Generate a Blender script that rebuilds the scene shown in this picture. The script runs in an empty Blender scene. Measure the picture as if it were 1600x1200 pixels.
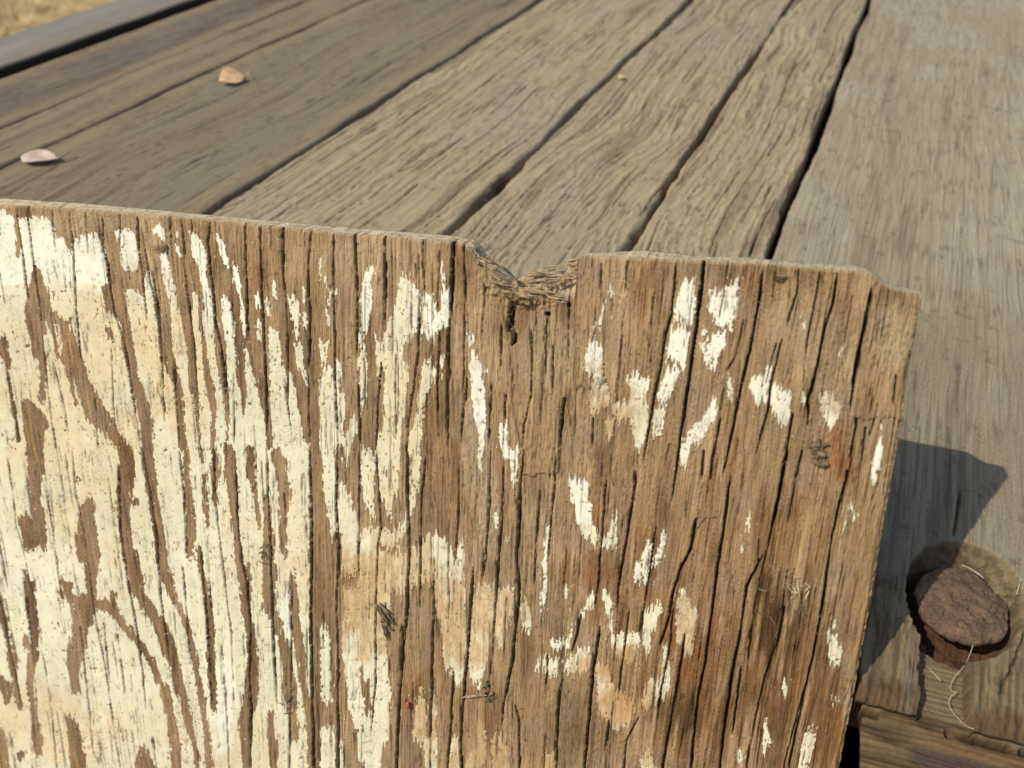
import bpy, math, random
import numpy as np

random.seed(7)
rng = np.random.default_rng(11)
scene = bpy.context.scene
C = bpy.data.collections.new("place"); scene.collection.children.link(C)

# ------------------------------------------------------------------ camera, sky, sun, exposure
F_PX, W_PX, H_PX = 1250.0, 1600.0, 1200.0
CAM_H = 0.27556
nrm = lambda v: np.array(v, float) / np.linalg.norm(v)
_Y = nrm([730, -1038, F_PX])                    # direction of the planks in the camera's frame (x right, y down, z ahead)
_X = nrm([3616.36, 1038, -F_PX]); _X = nrm(_X - _Y * (_X @ _Y))
_Z = np.cross(_X, _Y)
R = np.array([_X, _Y, _Z])
CAM = np.array([0, 0, CAM_H])
from mathutils import Matrix, Vector
cd = bpy.data.cameras.new("camera"); cam = bpy.data.objects.new("camera", cd); C.objects.link(cam)
ax, ay, az = R @ np.array([1, 0, 0.]), R @ np.array([0, -1., 0]), R @ np.array([0, 0, -1.])
cam.matrix_world = Matrix(((ax[0], ay[0], az[0], 0), (ax[1], ay[1], az[1], 0), (ax[2], ay[2], az[2], CAM_H), (0, 0, 0, 1)))
cd.sensor_width = 36; cd.lens = F_PX / W_PX * 36; cd.clip_start = 0.01; cd.clip_end = 500
cd.dof.use_dof = True; cd.dof.focus_distance = 0.36; cd.dof.aperture_fstop = 10
scene.camera = cam

SUN_DIR = nrm([0.43, 0.48, -0.76])              # travel direction of the light
world = bpy.data.worlds.new("World"); scene.world = world; world.use_nodes = True
wn = world.node_tree; bg = wn.nodes['Background']
sky = wn.nodes.new('ShaderNodeTexSky'); sky.sky_type = 'NISHITA'; sky.sun_disc = False
to_sun = -SUN_DIR
sky.sun_elevation = math.asin(to_sun[2]); sky.sun_rotation = math.atan2(to_sun[0], to_sun[1])
sky.air_density = 1.0; sky.dust_density = 1.5
wn.links.new(sky.outputs[0], bg.inputs[0]); bg.inputs[1].default_value = 0.15
sd = bpy.data.lights.new("sun", 'SUN'); sd.energy = 4.0; sd.angle = math.radians(0.55); sd.color = (1.0, 0.935, 0.79)
sun = bpy.data.objects.new("sun", sd); C.objects.link(sun)
sun.rotation_euler = Vector(SUN_DIR).to_track_quat('-Z', 'Y').to_euler()
scene.view_settings.view_transform = 'Standard'; scene.view_settings.look = 'None'
scene.view_settings.exposure = 0.0; scene.view_settings.gamma = 1.0

# ------------------------------------------------------------------ tracing helpers
def ray(px, py):
    return np.stack([np.asarray(px) - 800.0, np.asarray(py) - 600.0, np.full(np.shape(px), F_PX)], -1) @ R.T
def on_deck(px, py, z=0.0):
    d = ray(px, py); t = (z - CAM_H) / d[..., 2]
    return CAM + d * t[..., None]

# plane of the leaning plywood board: V runs down its grain, N points away from its painted face
V = nrm([560 - 800, 5500 - 600, F_PX]); _p = np.array([0, -227, F_PX]); _l = np.array([1, .077, 0])
Hh = nrm(_l - _p * (_l @ V) / (_p @ V)); Nn = np.cross(Hh, V)
BV, BH, BN = R @ V, R @ Hh, R @ Nn
if BN[1] < 0: BN = -BN
B0 = on_deck(np.array(1335.0), np.array(1080.0))
def on_board(px, py, out=0.0):
    """point on the board's face plane, raised by out (m) towards the viewer's side"""
    d = ray(px, py); t = ((B0 - CAM) @ BN) / (d @ BN)
    P = CAM + d * t[..., None]
    return P - np.asarray(out)[..., None] * BN
def bp(px, py, out=0.0):
    return on_board(np.array(float(px)), np.array(float(py)), np.array(float(out)))

# ------------------------------------------------------------------ noise
_L = [rng.random((256, 256)).astype(np.float32) for _ in range(12)]
def vn(x, y, s=0):
    L = _L[s % 12]; x = x + 17.3 * s; y = y + 9.1 * s
    x = np.asarray(x + 0 * y, np.float64); y = np.asarray(y + 0 * x, np.float64)
    xf = np.floor(x); yf = np.floor(y); xi = xf.astype(np.int32); yi = yf.astype(np.int32)
    fx = (x - xf).astype(np.float32); fy = (y - yf).astype(np.float32)
    fx = fx * fx * (3 - 2 * fx); fy = fy * fy * (3 - 2 * fy)
    a = L[xi & 255, yi & 255]; b = L[(xi + 1) & 255, yi & 255]; c = L[xi & 255, (yi + 1) & 255]; d = L[(xi + 1) & 255, (yi + 1) & 255]
    return (a * (1 - fx) + b * fx) * (1 - fy) + (c * (1 - fx) + d * fx) * fy
def hsh(x, y, s=0):
    return _L[s % 12][np.floor(x).astype(np.int32) & 255, np.floor(y).astype(np.int32) & 255]
def fbm(x, y, s=0, o=4, g=0.5):
    r = 0; a = 1; n = 0
    for i in range(o):
        r = r + a * vn(x * 2 ** i, y * 2 ** i, s + i); n += a; a *= g
    return r / n
def sst(a, b, x):
    t = np.clip((x - a) / (b - a), 0, 1); return t * t * (3 - 2 * t)
def mixc(c, d, t):
    return c * (1 - t[..., None]) + np.asarray(d) * t[..., None]

# ------------------------------------------------------------------ mesh helpers
def link(o, parent=None):
    C.objects.link(o)
    if parent: o.parent = parent
    return o
def tag(o, label=None, cat=None, group=None, kind=None):
    if label: o['label'] = label
    if cat: o['category'] = cat
    if group: o['group'] = group
    if kind: o['kind'] = kind
    return o
def empty(name, loc):
    o = bpy.data.objects.new(name, None); o.location = [float(v) for v in loc]; o.empty_display_size = 0.02
    link(o); bpy.context.view_layer.update(); return o
def grid_mesh(name, P, mat, parent=None, color=None, attrs=None, uvw=None, smooth=True):
    """P: rows x cols x 3 -> one mesh"""
    r, c = P.shape[:2]
    me = bpy.data.meshes.new(name)
    me.vertices.add(r * c)
    Q = P.reshape(-1, 3)
    if parent is not None: Q = Q - np.array(parent.location)
    me.vertices.foreach_set('co', Q.astype(np.float32).ravel())
    i = np.arange(r - 1)[:, None] * c + np.arange(c - 1)[None, :]
    f = np.stack([i, i + c, i + c + 1, i + 1], -1).reshape(-1, 4).astype(np.int32)
    n = len(f); me.loops.add(4 * n); me.loops.foreach_set('vertex_index', f.ravel())
    me.polygons.add(n); me.polygons.foreach_set('loop_start', np.arange(0, 4 * n, 4, dtype=np.int32))
    me.polygons.foreach_set('loop_total', np.full(n, 4, np.int32))
    me.polygons.foreach_set('use_smooth', np.full(n, smooth, bool))
    if color is not None:
        a = me.color_attributes.new('tint', 'FLOAT_COLOR', 'POINT')
        k = np.ones((r * c, 4), np.float32); k[:, :3] = color.reshape(-1, 3); a.data.foreach_set('color', k.ravel())
    for nm, v in (attrs or {}).items():
        a = me.attributes.new(nm, 'FLOAT', 'POINT'); a.data.foreach_set('value', v.astype(np.float32).ravel())
    if uvw is not None:
        a = me.attributes.new('grain', 'FLOAT_VECTOR', 'POINT'); a.data.foreach_set('vector', uvw.astype(np.float32).ravel())
    me.update(calc_edges=True); me.materials.append(mat)
    o = bpy.data.objects.new(name, me); link(o, parent); return o
def poly_mesh(name, verts, faces, mat, parent=None, smooth=True):
    me = bpy.data.meshes.new(name); Q = np.array(verts, float)
    if parent is not None: Q = Q - np.array(parent.location)
    me.from_pydata([tuple(v) for v in Q], [], faces); me.materials.append(mat)
    for p in me.polygons: p.use_smooth = smooth
    me.update(); o = bpy.data.objects.new(name, me); return link(o, parent)
class MB:
    def __init__(s): s.v = []; s.f = []
    def tube(s, pts, rad, k=5, flat=1.0, nrmv=None, cap=True):
        pts = [np.array(p, float) for p in pts]; n = len(pts); base = len(s.v)
        for i, p in enumerate(pts):
            t = pts[min(i + 1, n - 1)] - pts[max(i - 1, 0)]; t = t / (np.linalg.norm(t) + 1e-12)
            up = -BN if nrmv is None else nrmv
            a = np.cross(t, up); a = a / (np.linalg.norm(a) + 1e-9); b = np.cross(a, t)
            r = rad[i] if hasattr(rad, '__len__') else rad
            for j in range(k):
                q = 2 * math.pi * j / k
                s.v.append(p + a * math.cos(q) * r + b * math.sin(q) * r * flat)
        for i in range(n - 1):
            for j in range(k):
                a0 = base + i * k + j; a1 = base + i * k + (j + 1) % k
                s.f.append((a0, a1, a1 + k, a0 + k))
        if cap:
            s.f.append(tuple(base + j for j in range(k))[::-1]); s.f.append(tuple(base + (n - 1) * k + j for j in range(k)))
    def build(s, name, mat, parent=None, smooth=True): return poly_mesh(name, s.v, s.f, mat, parent, smooth)

# ------------------------------------------------------------------ materials
def newmat(name, rough=0.85, spec=0.2):
    m = bpy.data.materials.new(name); m.use_nodes = True; b = m.node_tree.nodes['Principled BSDF']
    b.inputs['Roughness'].default_value = rough; b.inputs['Specular IOR Level'].default_value = spec
    return m, m.node_tree.nodes, m.node_tree.links, b
def wood_mat(name, sx, sy, lo=0.72, hi=1.25, bump=0.00025, rough=0.85, spec=0.2, bscale=1.0):
    """tint attribute x fine grain noise; grain attribute runs (across, along)"""
    m, N, L, b = newmat(name, rough, spec)
    at = N.new('ShaderNodeAttribute'); at.attribute_name = 'tint'
    g = N.new('ShaderNodeAttribute'); g.attribute_name = 'grain'
    mp = N.new('ShaderNodeMapping'); mp.inputs['Scale'].default_value = (sx, sy, 1); L.new(g.outputs['Vector'], mp.inputs[0])
    n1 = N.new('ShaderNodeTexNoise'); n1.inputs['Scale'].default_value = 1; n1.inputs['Detail'].default_value = 6; n1.inputs['Roughness'].default_value = 0.62
    L.new(mp.outputs[0], n1.inputs[0])
    mp2 = N.new('ShaderNodeMapping'); mp2.inputs['Scale'].default_value = (sx * 1.3, sx * 0.8, 1); L.new(g.outputs['Vector'], mp2.inputs[0])
    n2 = N.new('ShaderNodeTexNoise'); n2.inputs['Scale'].default_value = 0.8; n2.inputs['Detail'].default_value = 3; L.new(mp2.outputs[0], n2.inputs[0])
    r1 = N.new('ShaderNodeMapRange'); r1.inputs[1].default_value = .3; r1.inputs[2].default_value = .7; r1.inputs[3].default_value = lo; r1.inputs[4].default_value = hi
    L.new(n1.outputs[0], r1.inputs[0])
    r2 = N.new('ShaderNodeMapRange'); r2.inputs[1].default_value = .3; r2.inputs[2].default_value = .7; r2.inputs[3].default_value = .86; r2.inputs[4].default_value = 1.14
    L.new(n2.outputs[0], r2.inputs[0])
    mu = N.new('ShaderNodeMath'); mu.operation = 'MULTIPLY'; L.new(r1.outputs[0], mu.inputs[0]); L.new(r2.outputs[0], mu.inputs[1])
    vm = N.new('ShaderNodeVectorMath'); vm.operation = 'SCALE'; L.new(at.outputs['Color'], vm.inputs[0]); L.new(mu.outputs[0], vm.inputs['Scale'])
    L.new(vm.outputs[0], b.inputs['Base Color'])
    bu = N.new('ShaderNodeBump'); bu.inputs['Strength'].default_value = 1; bu.inputs['Distance'].default_value = bump
    ad = N.new('ShaderNodeMath'); ad.operation = 'ADD'; L.new(n1.outputs[0], ad.inputs[0]); L.new(n2.outputs[0], ad.inputs[1])
    L.new(ad.outputs[0], bu.inputs['Height']); L.new(bu.outputs[0], b.inputs['Normal'])
    return m
def simple_mat(name, col, col2, scale=400, rough=0.85, spec=0.2, bump=0.0002):
    m, N, L, b = newmat(name, rough, spec)
    tc = N.new('ShaderNodeTexCoord'); n = N.new('ShaderNodeTexNoise'); n.inputs['Scale'].default_value = scale; n.inputs['Detail'].default_value = 5
    L.new(tc.outputs['Object'], n.inputs[0])
    cr = N.new('ShaderNodeValToRGB'); cr.color_ramp.elements[0].position = .35; cr.color_ramp.elements[1].position = .65
    cr.color_ramp.elements[0].color = (*col, 1); cr.color_ramp.elements[1].color = (*col2, 1)
    L.new(n.outputs[0], cr.inputs[0]); L.new(cr.outputs[0], b.inputs['Base Color'])
    if bump:
        bu = N.new('ShaderNodeBump'); bu.inputs['Distance'].default_value = bump; L.new(n.outputs[0], bu.inputs['Height']); L.new(bu.outputs[0], b.inputs['Normal'])
    return m
M_DECK = wood_mat('weathered_grey_wood', 900, 45, 0.86, 1.13, 0.0003)
M_BEAM = wood_mat('brown_beam_wood', 700, 40, 0.72, 1.22, 0.0004)
M_CHIP = simple_mat('raw_splinter_wood', (0.16, 0.105, 0.055), (0.40, 0.29, 0.17), 500)
M_CHIPD = simple_mat('dirty_splinter_wood', (0.05, 0.034, 0.02), (0.22, 0.155, 0.09), 500)
M_FIBRE = simple_mat('dry_fibre', (0.30, 0.24, 0.15), (0.46, 0.38, 0.25), 300, bump=0)

# face of the plywood board: paint film over brown wood, edge of the film sharpened below mesh scale
def board_mat():
    m, N, L, b = newmat('peeling_painted_plywood', 0.8, 0.22)
    def attr(n):
        a = N.new('ShaderNodeAttribute'); a.attribute_name = n; return a
    def math_(op, a, c, clamp=False):
        x = N.new('ShaderNodeMath'); x.operation = op; x.use_clamp = clamp
        for i, v in enumerate((a, c)):
            if isinstance(v, (int, float)): x.inputs[i].default_value = v
            elif v is not None: L.new(v, x.inputs[i])
        return x.outputs[0]
    tint, ptint, film, g = attr('tint'), attr('ptint'), attr('film'), attr('grain')
    def noise(sx, sy, det=4, ro=.55):
        mp = N.new('ShaderNodeMapping'); mp.inputs['Scale'].default_value = (sx, sy, 1); L.new(g.outputs['Vector'], mp.inputs[0])
        n = N.new('ShaderNodeTexNoise'); n.inputs['Scale'].default_value = 1; n.inputs['Detail'].default_value = det; n.inputs['Roughness'].default_value = ro
        L.new(mp.outputs[0], n.inputs[0]); return n.outputs[0]
    def rng_(v, a, c, d, e):
        r = N.new('ShaderNodeMapRange'); L.new(v, r.inputs[0])
        for i, k in enumerate((a, c, d, e)): r.inputs[i + 1].default_value = k
        return r.outputs[0]
    edge = noise(.55, .22, 2)
    f = math_('ADD', film.outputs['Fac'], math_('MULTIPLY', math_('SUBTRACT', edge, .5), 2.0))
    mask = rng_(f, -.35, .35, 0, 1)
    # wood colour
    fine = noise(.75, .018, 5, .6); fuzz = noise(.5, .35, 4, .6)
    wv = math_('MULTIPLY', rng_(fine, .3, .7, .58, 1.36), rng_(fuzz, .3, .7, .78, 1.22))
    wood = N.new('ShaderNodeVectorMath'); wood.operation = 'SCALE'; L.new(tint.outputs['Color'], wood.inputs[0]); L.new(wv, wood.inputs['Scale'])
    # paint colour with fine checks and specks
    mp = N.new('ShaderNodeMapping'); mp.inputs['Scale'].default_value = (.30, .11, 1); L.new(g.outputs['Vector'], mp.inputs[0])
    vo = N.new('ShaderNodeTexVoronoi'); vo.feature = 'DISTANCE_TO_EDGE'; vo.inputs['Scale'].default_value = 1; L.new(mp.outputs[0], vo.inputs[0])
    check = rng_(vo.outputs['Distance'], 0.0, 0.07, 0.0, 1.0)
    where = rng_(noise(.02, .02, 3), .42, .62, 0, .38)
    craze = math_('SUBTRACT', 1, math_('MULTIPLY', math_('SUBTRACT', 1, check), where))
    speck = rng_(noise(.25, .2, 5, .65), .68, .74, 1.0, .7)
    soft = rng_(noise(.06, .05, 4), .3, .7, .93, 1.06)
    pv = math_('MULTIPLY', math_('MULTIPLY', craze, speck), soft)
    pc = N.new('ShaderNodeVectorMath'); pc.operation = 'SCALE'; L.new(ptint.outputs['Color'], pc.inputs[0]); L.new(pv, pc.inputs['Scale'])
    mx = N.new('ShaderNodeMix'); mx.data_type = 'RGBA'; L.new(mask, mx.inputs['Factor']); L.new(wood.outputs[0], mx.inputs['A']); L.new(pc.outputs[0], mx.inputs['B'])
    L.new(mx.outputs['Result'], b.inputs['Base Color'])
    h1 = math_('MULTIPLY', mask, .75)
    h2 = math_('MULTIPLY', math_('ADD', fine, math_('MULTIPLY', fuzz, .5)), math_('SUBTRACT', 1.0, math_('MULTIPLY', mask, .75)))
    hh = math_('ADD', h1, math_('ADD', math_('MULTIPLY', h2, 1.1), math_('MULTIPLY', craze, math_('MULTIPLY', mask, .2))))
    bu = N.new('ShaderNodeBump'); bu.inputs['Distance'].default_value = 0.00036; L.new(hh, bu.inputs['Height']); L.new(bu.outputs[0], b.inputs['Normal'])
    L.new(rng_(mask, 0, 1, .88, .6), b.inputs['Roughness'])
    return m
M_BOARD = board_mat()

# ------------------------------------------------------------------ what is painted and cracked where on the board
# tiles: (x offset, y offset, scale); rows are (y, x left, x right) of one upright patch of paint ('P') or bare wood ('W')
TA, TC, TE, TF, TG, TH = (0, 300, 3), (500, 300, 3), (1000, 350, 3), (0, 700, 2.4), (500, 700, 2.4), (1000, 700, 2.4)
PATCH = [
(TA, """P 95 0 20,110 0 60,125 0 215,150 0 240,190 0 268,230 0 300,290 0 335,300 0 492,400 0 500,440 0 480,520 0 490,555 0 520,640 0 570,700 0 560,780 0 578,850 0 603,950 0 623,1020 0 640,1100 0 655,1200 0 662
P 200 400 450,225 345 480,290 335 492,340 335 497,420 345 500
W 110 68 85,200 76 92,290 88 98
W 345 160 172,370 150 190,450 140 215,520 122 235,575 120 252,620 125 250,700 145 262,760 152 240,800 185 215,900 195 215,980 190 215
W 570 240 262,600 255 315,650 275 325,700 285 350,760 320 375,800 325 390,870 345 410,930 365 445,1000 380 480,1060 400 520,1100 450 545,1150 500 570,1200 545 605
W 600 230 300,700 255 300,790 270 330
P 615 212 220,640 215 235,670 222 238
P 625 255 275,700 265 280
P 720 275 290,750 278 292
P 680 205 240,760 215 265,800 235 290,900 235 330,950 240 345
W 800 300 325,860 315 345,930 335 345,1000 350 362
W 690 10 18,740 0 35,790 20 50,830 30 45,900 40 50,1000 55 65,1100 70 80,1180 80 92
W 985 95 140,1010 100 180,1060 105 215,1120 112 215,1200 130 205
P 800 155 168,900 165 185,1010 175 188
W 440 478 500,470 482 520,520 490 530,555 500 530
W 640 500 515,690 502 518
P 175 540 560,195 545 635,300 562 645,350 575 645,365 625 640
P 380 685 700,450 672 712,520 672 720
P 450 595 610,480 592 670,500 592 710,560 602 722,640 618 735,720 632 742,800 645 755,870 655 790,930 680 815,1000 702 822,1100 714 830,1200 720 843
P 165 710 745,185 715 765,230 755 775
P 295 750 785,340 755 795,400 765 805,460 775 820,540 800 830,600 798 845,700 808 865,760 812 875,830 835 885,900 850 890,960 852 900,1050 860 915,1200 880 930
P 480 895 920,560 898 930,640 905 940,720 915 945,800 920 950,880 930 955,940 935 970,1000 940 980,1100 938 990,1200 940 985
P 195 885 920,240 900 950,300 905 968,355 935 965,420 945 975,500 955 990,560 950 1000,640 955 1000,720 970 1005,780 975 1010,850 990 1025,950 1000 1040,1050 1010 1055,1200 1010 1070
P 210 1010 1025,240 1020 1050,300 1035 1065,350 1060 1070
P 500 1038 1060,520 1040 1085,600 1045 1095,700 1060 1100,800 1065 1105,900 1070 1110,1000 1078 1130,1100 1075 1150,1200 1075 1150
P 350 1092 1110,420 1105 1128,500 1118 1135,600 1128 1150,660 1140 1155,750 1145 1160,850 1155 1185,950 1165 1210,1050 1145 1235,1120 1140 1245,1200 1140 1250
P 180 825 833,215 827 835
P 240 825 835,270 826 840,310 840 850
P 480 1200 1215,530 1198 1225
P 600 1205 1222,690 1210 1228
P 500 1245 1255,580 1255 1268
P 410 1280 1290,495 1290 1300
P 640 1265 1280,700 1262 1315,800 1270 1325,870 1265 1345,950 1272 1355,1050 1270 1400,1200 1285 1440
P 850 1355 1370,950 1350 1385,1050 1345 1400
P 485 1352 1370,500 1352 1400,570 1370 1408,640 1380 1400,670 1395 1402
P 450 1420 1430,520 1422 1432
P 705 1378 1418,740 1385 1420,800 1395 1425,870 1415 1440
P 570 1425 1438,640 1428 1440"""),
(TC, """P 320 0 6,400 0 5
P 470 30 50,530 30 48,620 35 50
P 455 65 80,490 72 85
P 385 25 35,420 25 35
P 370 220 255,400 210 255,440 195 240,500 190 245,560 195 238,620 192 225,700 185 208
P 720 180 215,800 178 222,900 185 218,1000 190 212,1060 180 200
P 1060 150 175,1120 130 175,1200 105 155
P 700 0 40,760 0 38,810 10 25
P 790 80 90,850 75 100,900 75 105
P 830 30 60,870 0 62,950 0 115,1050 0 120,1150 0 110,1200 0 105
P 690 262 272,750 268 285,880 270 285
P 690 290 300,800 290 300
P 390 385 395,410 378 440,430 375 420,470 368 470,520 355 468,580 345 470,620 325 470,680 300 445,705 300 400,760 300 385,810 300 415,870 300 415,930 305 405,1000 300 400,1100 295 385,1200 265 370
P 440 490 500,500 485 520,560 480 555,620 475 575,680 480 560,700 510 530
P 360 570 590,410 568 590
P 440 575 605,560 570 605,640 582 600
P 780 562 580,880 565 580
P 790 520 545,820 480 545,870 478 540,890 475 520,950 465 500,1050 450 485,1100 425 480,1200 410 460
P 650 692 712,700 695 725,730 708 725
P 770 700 720,820 705 760,900 712 768,1000 710 772,1050 725 775,1100 738 778,1200 755 775
P 1085 850 885,1130 835 880,1200 850 875
P 445 1360 1375,475 1358 1382
P 530 1325 1345,560 1318 1345,620 1308 1335
P 615 1280 1290,640 1278 1288
P 690 1268 1300,750 1252 1330,820 1240 1330,860 1245 1335,890 1290 1325
P 900 1340 1355,920 1255 1355,950 1260 1360,1000 1265 1355,1045 1270 1290
P 1060 1325 1380,1100 1335 1375,1140 1350 1370
P 985 1370 1440,1030 1375 1470,1070 1400 1500
P 860 1440 1500,900 1445 1505,960 1460 1510,1020 1440 1540,1100 1460 1545,1200 1480 1510"""),
(TE, """P 730 0 60,800 0 40,830 0 20
P 880 0 30,950 0 28,1000 0 15
P 265 215 262,300 190 265,370 160 265,430 148 250,450 200 245
P 488 148 235,560 135 230,640 118 220,655 170 215
P 695 120 190,740 95 185,790 80 155,830 105 125
P 860 75 122,930 62 115,1000 65 85
P 260 450 462,305 375 462,340 340 460,400 320 450,440 345 435,480 380 430
P 310 328 340,335 325 338
P 510 365 400,540 330 412,590 278 408,630 300 365,675 330 350
P 510 295 320,530 290 322
P 840 345 362,890 310 362,930 265 345,970 230 320,1020 200 290,1060 195 240,1150 190 210
P 680 605 618,730 525 615,780 510 600,830 540 600
P 750 615 640,780 615 710,850 610 700,880 635 720,930 655 700,965 668 680
P 800 755 772,850 760 770
P 740 420 435,810 410 430
P 780 845 880,840 840 950,880 855 940,935 865 900
P 945 1130 1140,970 1128 1138
P 1005 1120 1135,1070 1105 1135,1150 1095 1125,1200 1082 1110
P 445 768 782,470 770 780
P 590 930 945,602 930 945"""),
(TF, """P 0 0 1165,100 0 1165,200 0 1165,400 0 1160,800 0 1160,1200 0 1160,1300 0 1160
W 0 95 155,60 105 160,150 115 155,200 115 150,260 120 170,350 110 175,375 100 175
W 255 75 100,300 82 160,370 95 170
W 460 90 100,500 95 125,560 98 135,650 110 145,730 125 145,790 105 150,830 105 130,900 105 125,960 115 135,1020 125 145,1090 125 155,1150 140 162
W 700 90 102,750 95 130
W 185 330 345,220 300 355,300 290 360,400 288 378,430 300 370,500 325 360,560 300 360,600 275 365,650 278 345,700 275 325,750 255 315,830 258 300,915 272 305
W 490 225 235,510 225 270,545 225 270,580 270 300
P 430 300 325,500 300 318,545 295 325
W 575 360 410,600 370 440,640 430 470,690 480 505,740 510 535,790 550 575,850 580 605,900 600 635,1000 630 655,1100 640 675,1200 650 690
W 540 415 425,590 420 440
W 0 440 490,60 450 505,110 445 508,190 440 490,250 442 485,350 455 495,420 465 515,470 478 535,540 485 545,570 520 560,640 560 610,700 590 645,760 620 665,850 650 685,950 680 710,1050 700 722,1150 730 745,1200 738 748
W 200 480 520,215 480 518
W 0 530 575,100 540 580,200 560 592,300 575 612,400 590 625,470 600 640,540 630 660,600 670 685,680 695 720,750 712 735,830 725 745,900 740 760,980 755 768,1060 765 780,1200 780 805
W 0 690 705,100 690 705,200 695 725,330 700 735,410 700 715
W 370 735 745,450 745 765,520 760 782,600 770 795,700 780 805,850 785 810,980 795 812
W 0 750 760,50 755 760
W 100 758 770,300 775 785
W 0 795 812,100 798 818,200 798 812
W 0 838 880,100 848 888,200 860 890,300 875 895,420 885 910,550 905 940,600 905 940,700 925 955,780 930 965,850 925 970,940 915 968,1020 900 935,1100 905 935,1200 920 930
W 0 925 952,100 930 955,180 950 965,300 970 978
W 440 925 935,560 930 945
W 180 990 1010,340 990 1025,420 985 1030,600 990 1035,700 1040 1070,800 1060 1090,900 1065 1110,1000 1080 1110,1100 1095 1120
W 1000 1005 1020,1100 1008 1035,1200 1020 1042
W 10 1020 1050,60 1030 1075,150 1045 1085,280 1050 1075,385 1050 1065
W 390 1070 1078,420 1070 1078
W 480 1085 1100,600 1088 1115,700 1100 1135,780 1110 1138,850 1118 1145,930 1135 1155,1000 1145 1185,1100 1155 1200,1200 1160 1200
W 0 1165 1200,180 1165 1200,400 1168 1206,650 1168 1206
W 560 0 10,650 5 30,750 30 50,850 40 65,960 65 85
W 860 0 8,900 5 50,940 15 45,960 20 40
W 1050 5 15,1150 0 35,1200 0 40
W 1140 75 95,1170 70 80
W 995 245 255,1035 255 300,1100 262 310,1180 268 320,1200 268 330
W 1120 525 545,1160 515 575,1200 512 590"""),
(TG, """P 0 8 50,100 12 60,180 20 75,250 30 65,345 45 58
P 670 5 25,720 5 35,880 5 35,930 5 45,960 20 45
P 1050 0 50,1200 0 60
P 1100 70 90,1200 75 95
P 145 75 95,190 72 120,250 72 130,300 75 145,350 80 160,380 80 215,400 80 330,430 80 345,500 85 340,525 110 330,540 90 262,600 92 262,700 85 250,760 85 245,830 90 255,880 100 260,960 105 265,1000 125 265,1050 130 260,1100 140 250,1150 150 235,1195 190 215
W 490 85 145,530 95 140
W 840 150 160,910 165 180,1000 170 190
P 0 85 110,50 90 105,90 90 95
P 10 155 170,30 150 210,80 150 210,150 150 205,200 165 205,240 180 210,275 190 205
P 0 215 295,80 220 300,180 225 290,200 240 270,250 255 268
P 0 330 375,60 335 375,130 340 372
P 145 345 370,200 335 360,260 325 345,300 300 330,330 240 325,355 150 300,370 160 230
P 290 240 255,320 150 330,345 150 310,365 175 270
P 335 415 450,345 385 460,360 355 500,400 345 505,450 345 510,520 340 352
P 450 385 510,510 385 530,525 430 540,560 435 545,630 440 550,650 455 550,760 455 548,800 465 545,850 490 540,880 520 540
P 350 520 540,440 510 540,520 505 540
P 520 575 610,535 575 735,560 570 735,620 565 725,680 568 640,750 560 635,800 555 630,860 560 610,890 580 600
P 640 655 720,700 655 695,745 670 682
P 555 750 770,600 752 788,690 760 790,700 770 785
P 890 370 378,910 370 435,960 355 435,1020 345 437,1085 345 435,1120 390 437,1200 400 440
W 900 385 405,940 388 408
W 970 400 412,1080 400 408
P 1080 495 515,1150 480 525,1200 475 530
P 1150 545 580,1200 545 575
P 1010 600 615,1080 595 622,1150 600 625,1190 605 620
P 1060 655 670,1120 645 700,1180 640 712,1200 640 715
P 1145 840 870,1200 835 905
P 0 595 615,60 598 612,105 605 612
P 0 690 745,40 705 745,80 720 745,130 720 735
P 235 658 665,290 655 665
P 335 700 712,355 703 710
P 115 930 1005,160 930 1005,200 950 1010,240 960 1020,290 965 1030,340 1000 1045,350 1030 1040
P 245 1105 1112,290 1090 1115,340 1055 1115,375 1060 1100
P 280 850 860,350 838 860
P 355 845 853,440 835 848,560 828 848,625 830 843
P 510 915 925,560 915 930,585 910 915
P 660 945 952,710 930 945,740 880 940,765 890 915
P 710 860 880,740 870 890
P 790 860 880,800 805 895,825 805 890,850 870 890
P 755 960 1020,790 940 1020,820 900 1015,850 930 1000
P 795 1030 1070,830 1035 1080,900 1045 1110,960 1045 1190,1000 1055 1170,1030 1090 1160,1050 1095 1110
P 530 1060 1070,570 1065 1100,650 1085 1100,700 1090 1098
P 700 1100 1200,740 1090 1200,775 1115 1180,810 1155 1175
P 540 1020 1035,580 1000 1030,600 990 1000,640 978 988
P 430 1185 1200,500 1178 1200"""),
(TH, """P 0 150 180,40 150 172,80 152 168
P 0 880 912,40 870 905,90 868 890,140 872 885
P 215 778 790,240 785 820,260 800 812
P 280 765 775,300 768 774
P 250 400 410,310 395 420
P 355 380 390,375 380 388
P 310 80 105,350 78 100,420 55 75,430 60 70
P 370 25 50,440 5 50,500 0 35
P 545 150 175,600 140 215,660 135 212,710 140 205,750 160 200,780 170 185
P 580 70 85,620 10 75,700 10 45,780 20 35
P 740 85 98,800 75 110,850 70 115,910 50 115,930 30 75,970 5 35
P 860 40 70,940 5 70
P 650 720 735,675 720 735
P 695 695 715,740 695 765,780 710 760,810 725 740
P 870 545 555,920 535 550
P 940 725 735,955 725 735
P 1040 465 480,1100 455 490,1130 460 475
P 1050 640 660,1090 615 655,1150 605 640,1200 590 630,1260 570 610
P 1150 5 45,1200 0 75
P 1145 360 382,1190 365 380
P 1100 218 228,1115 218 228"""),
]
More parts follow.
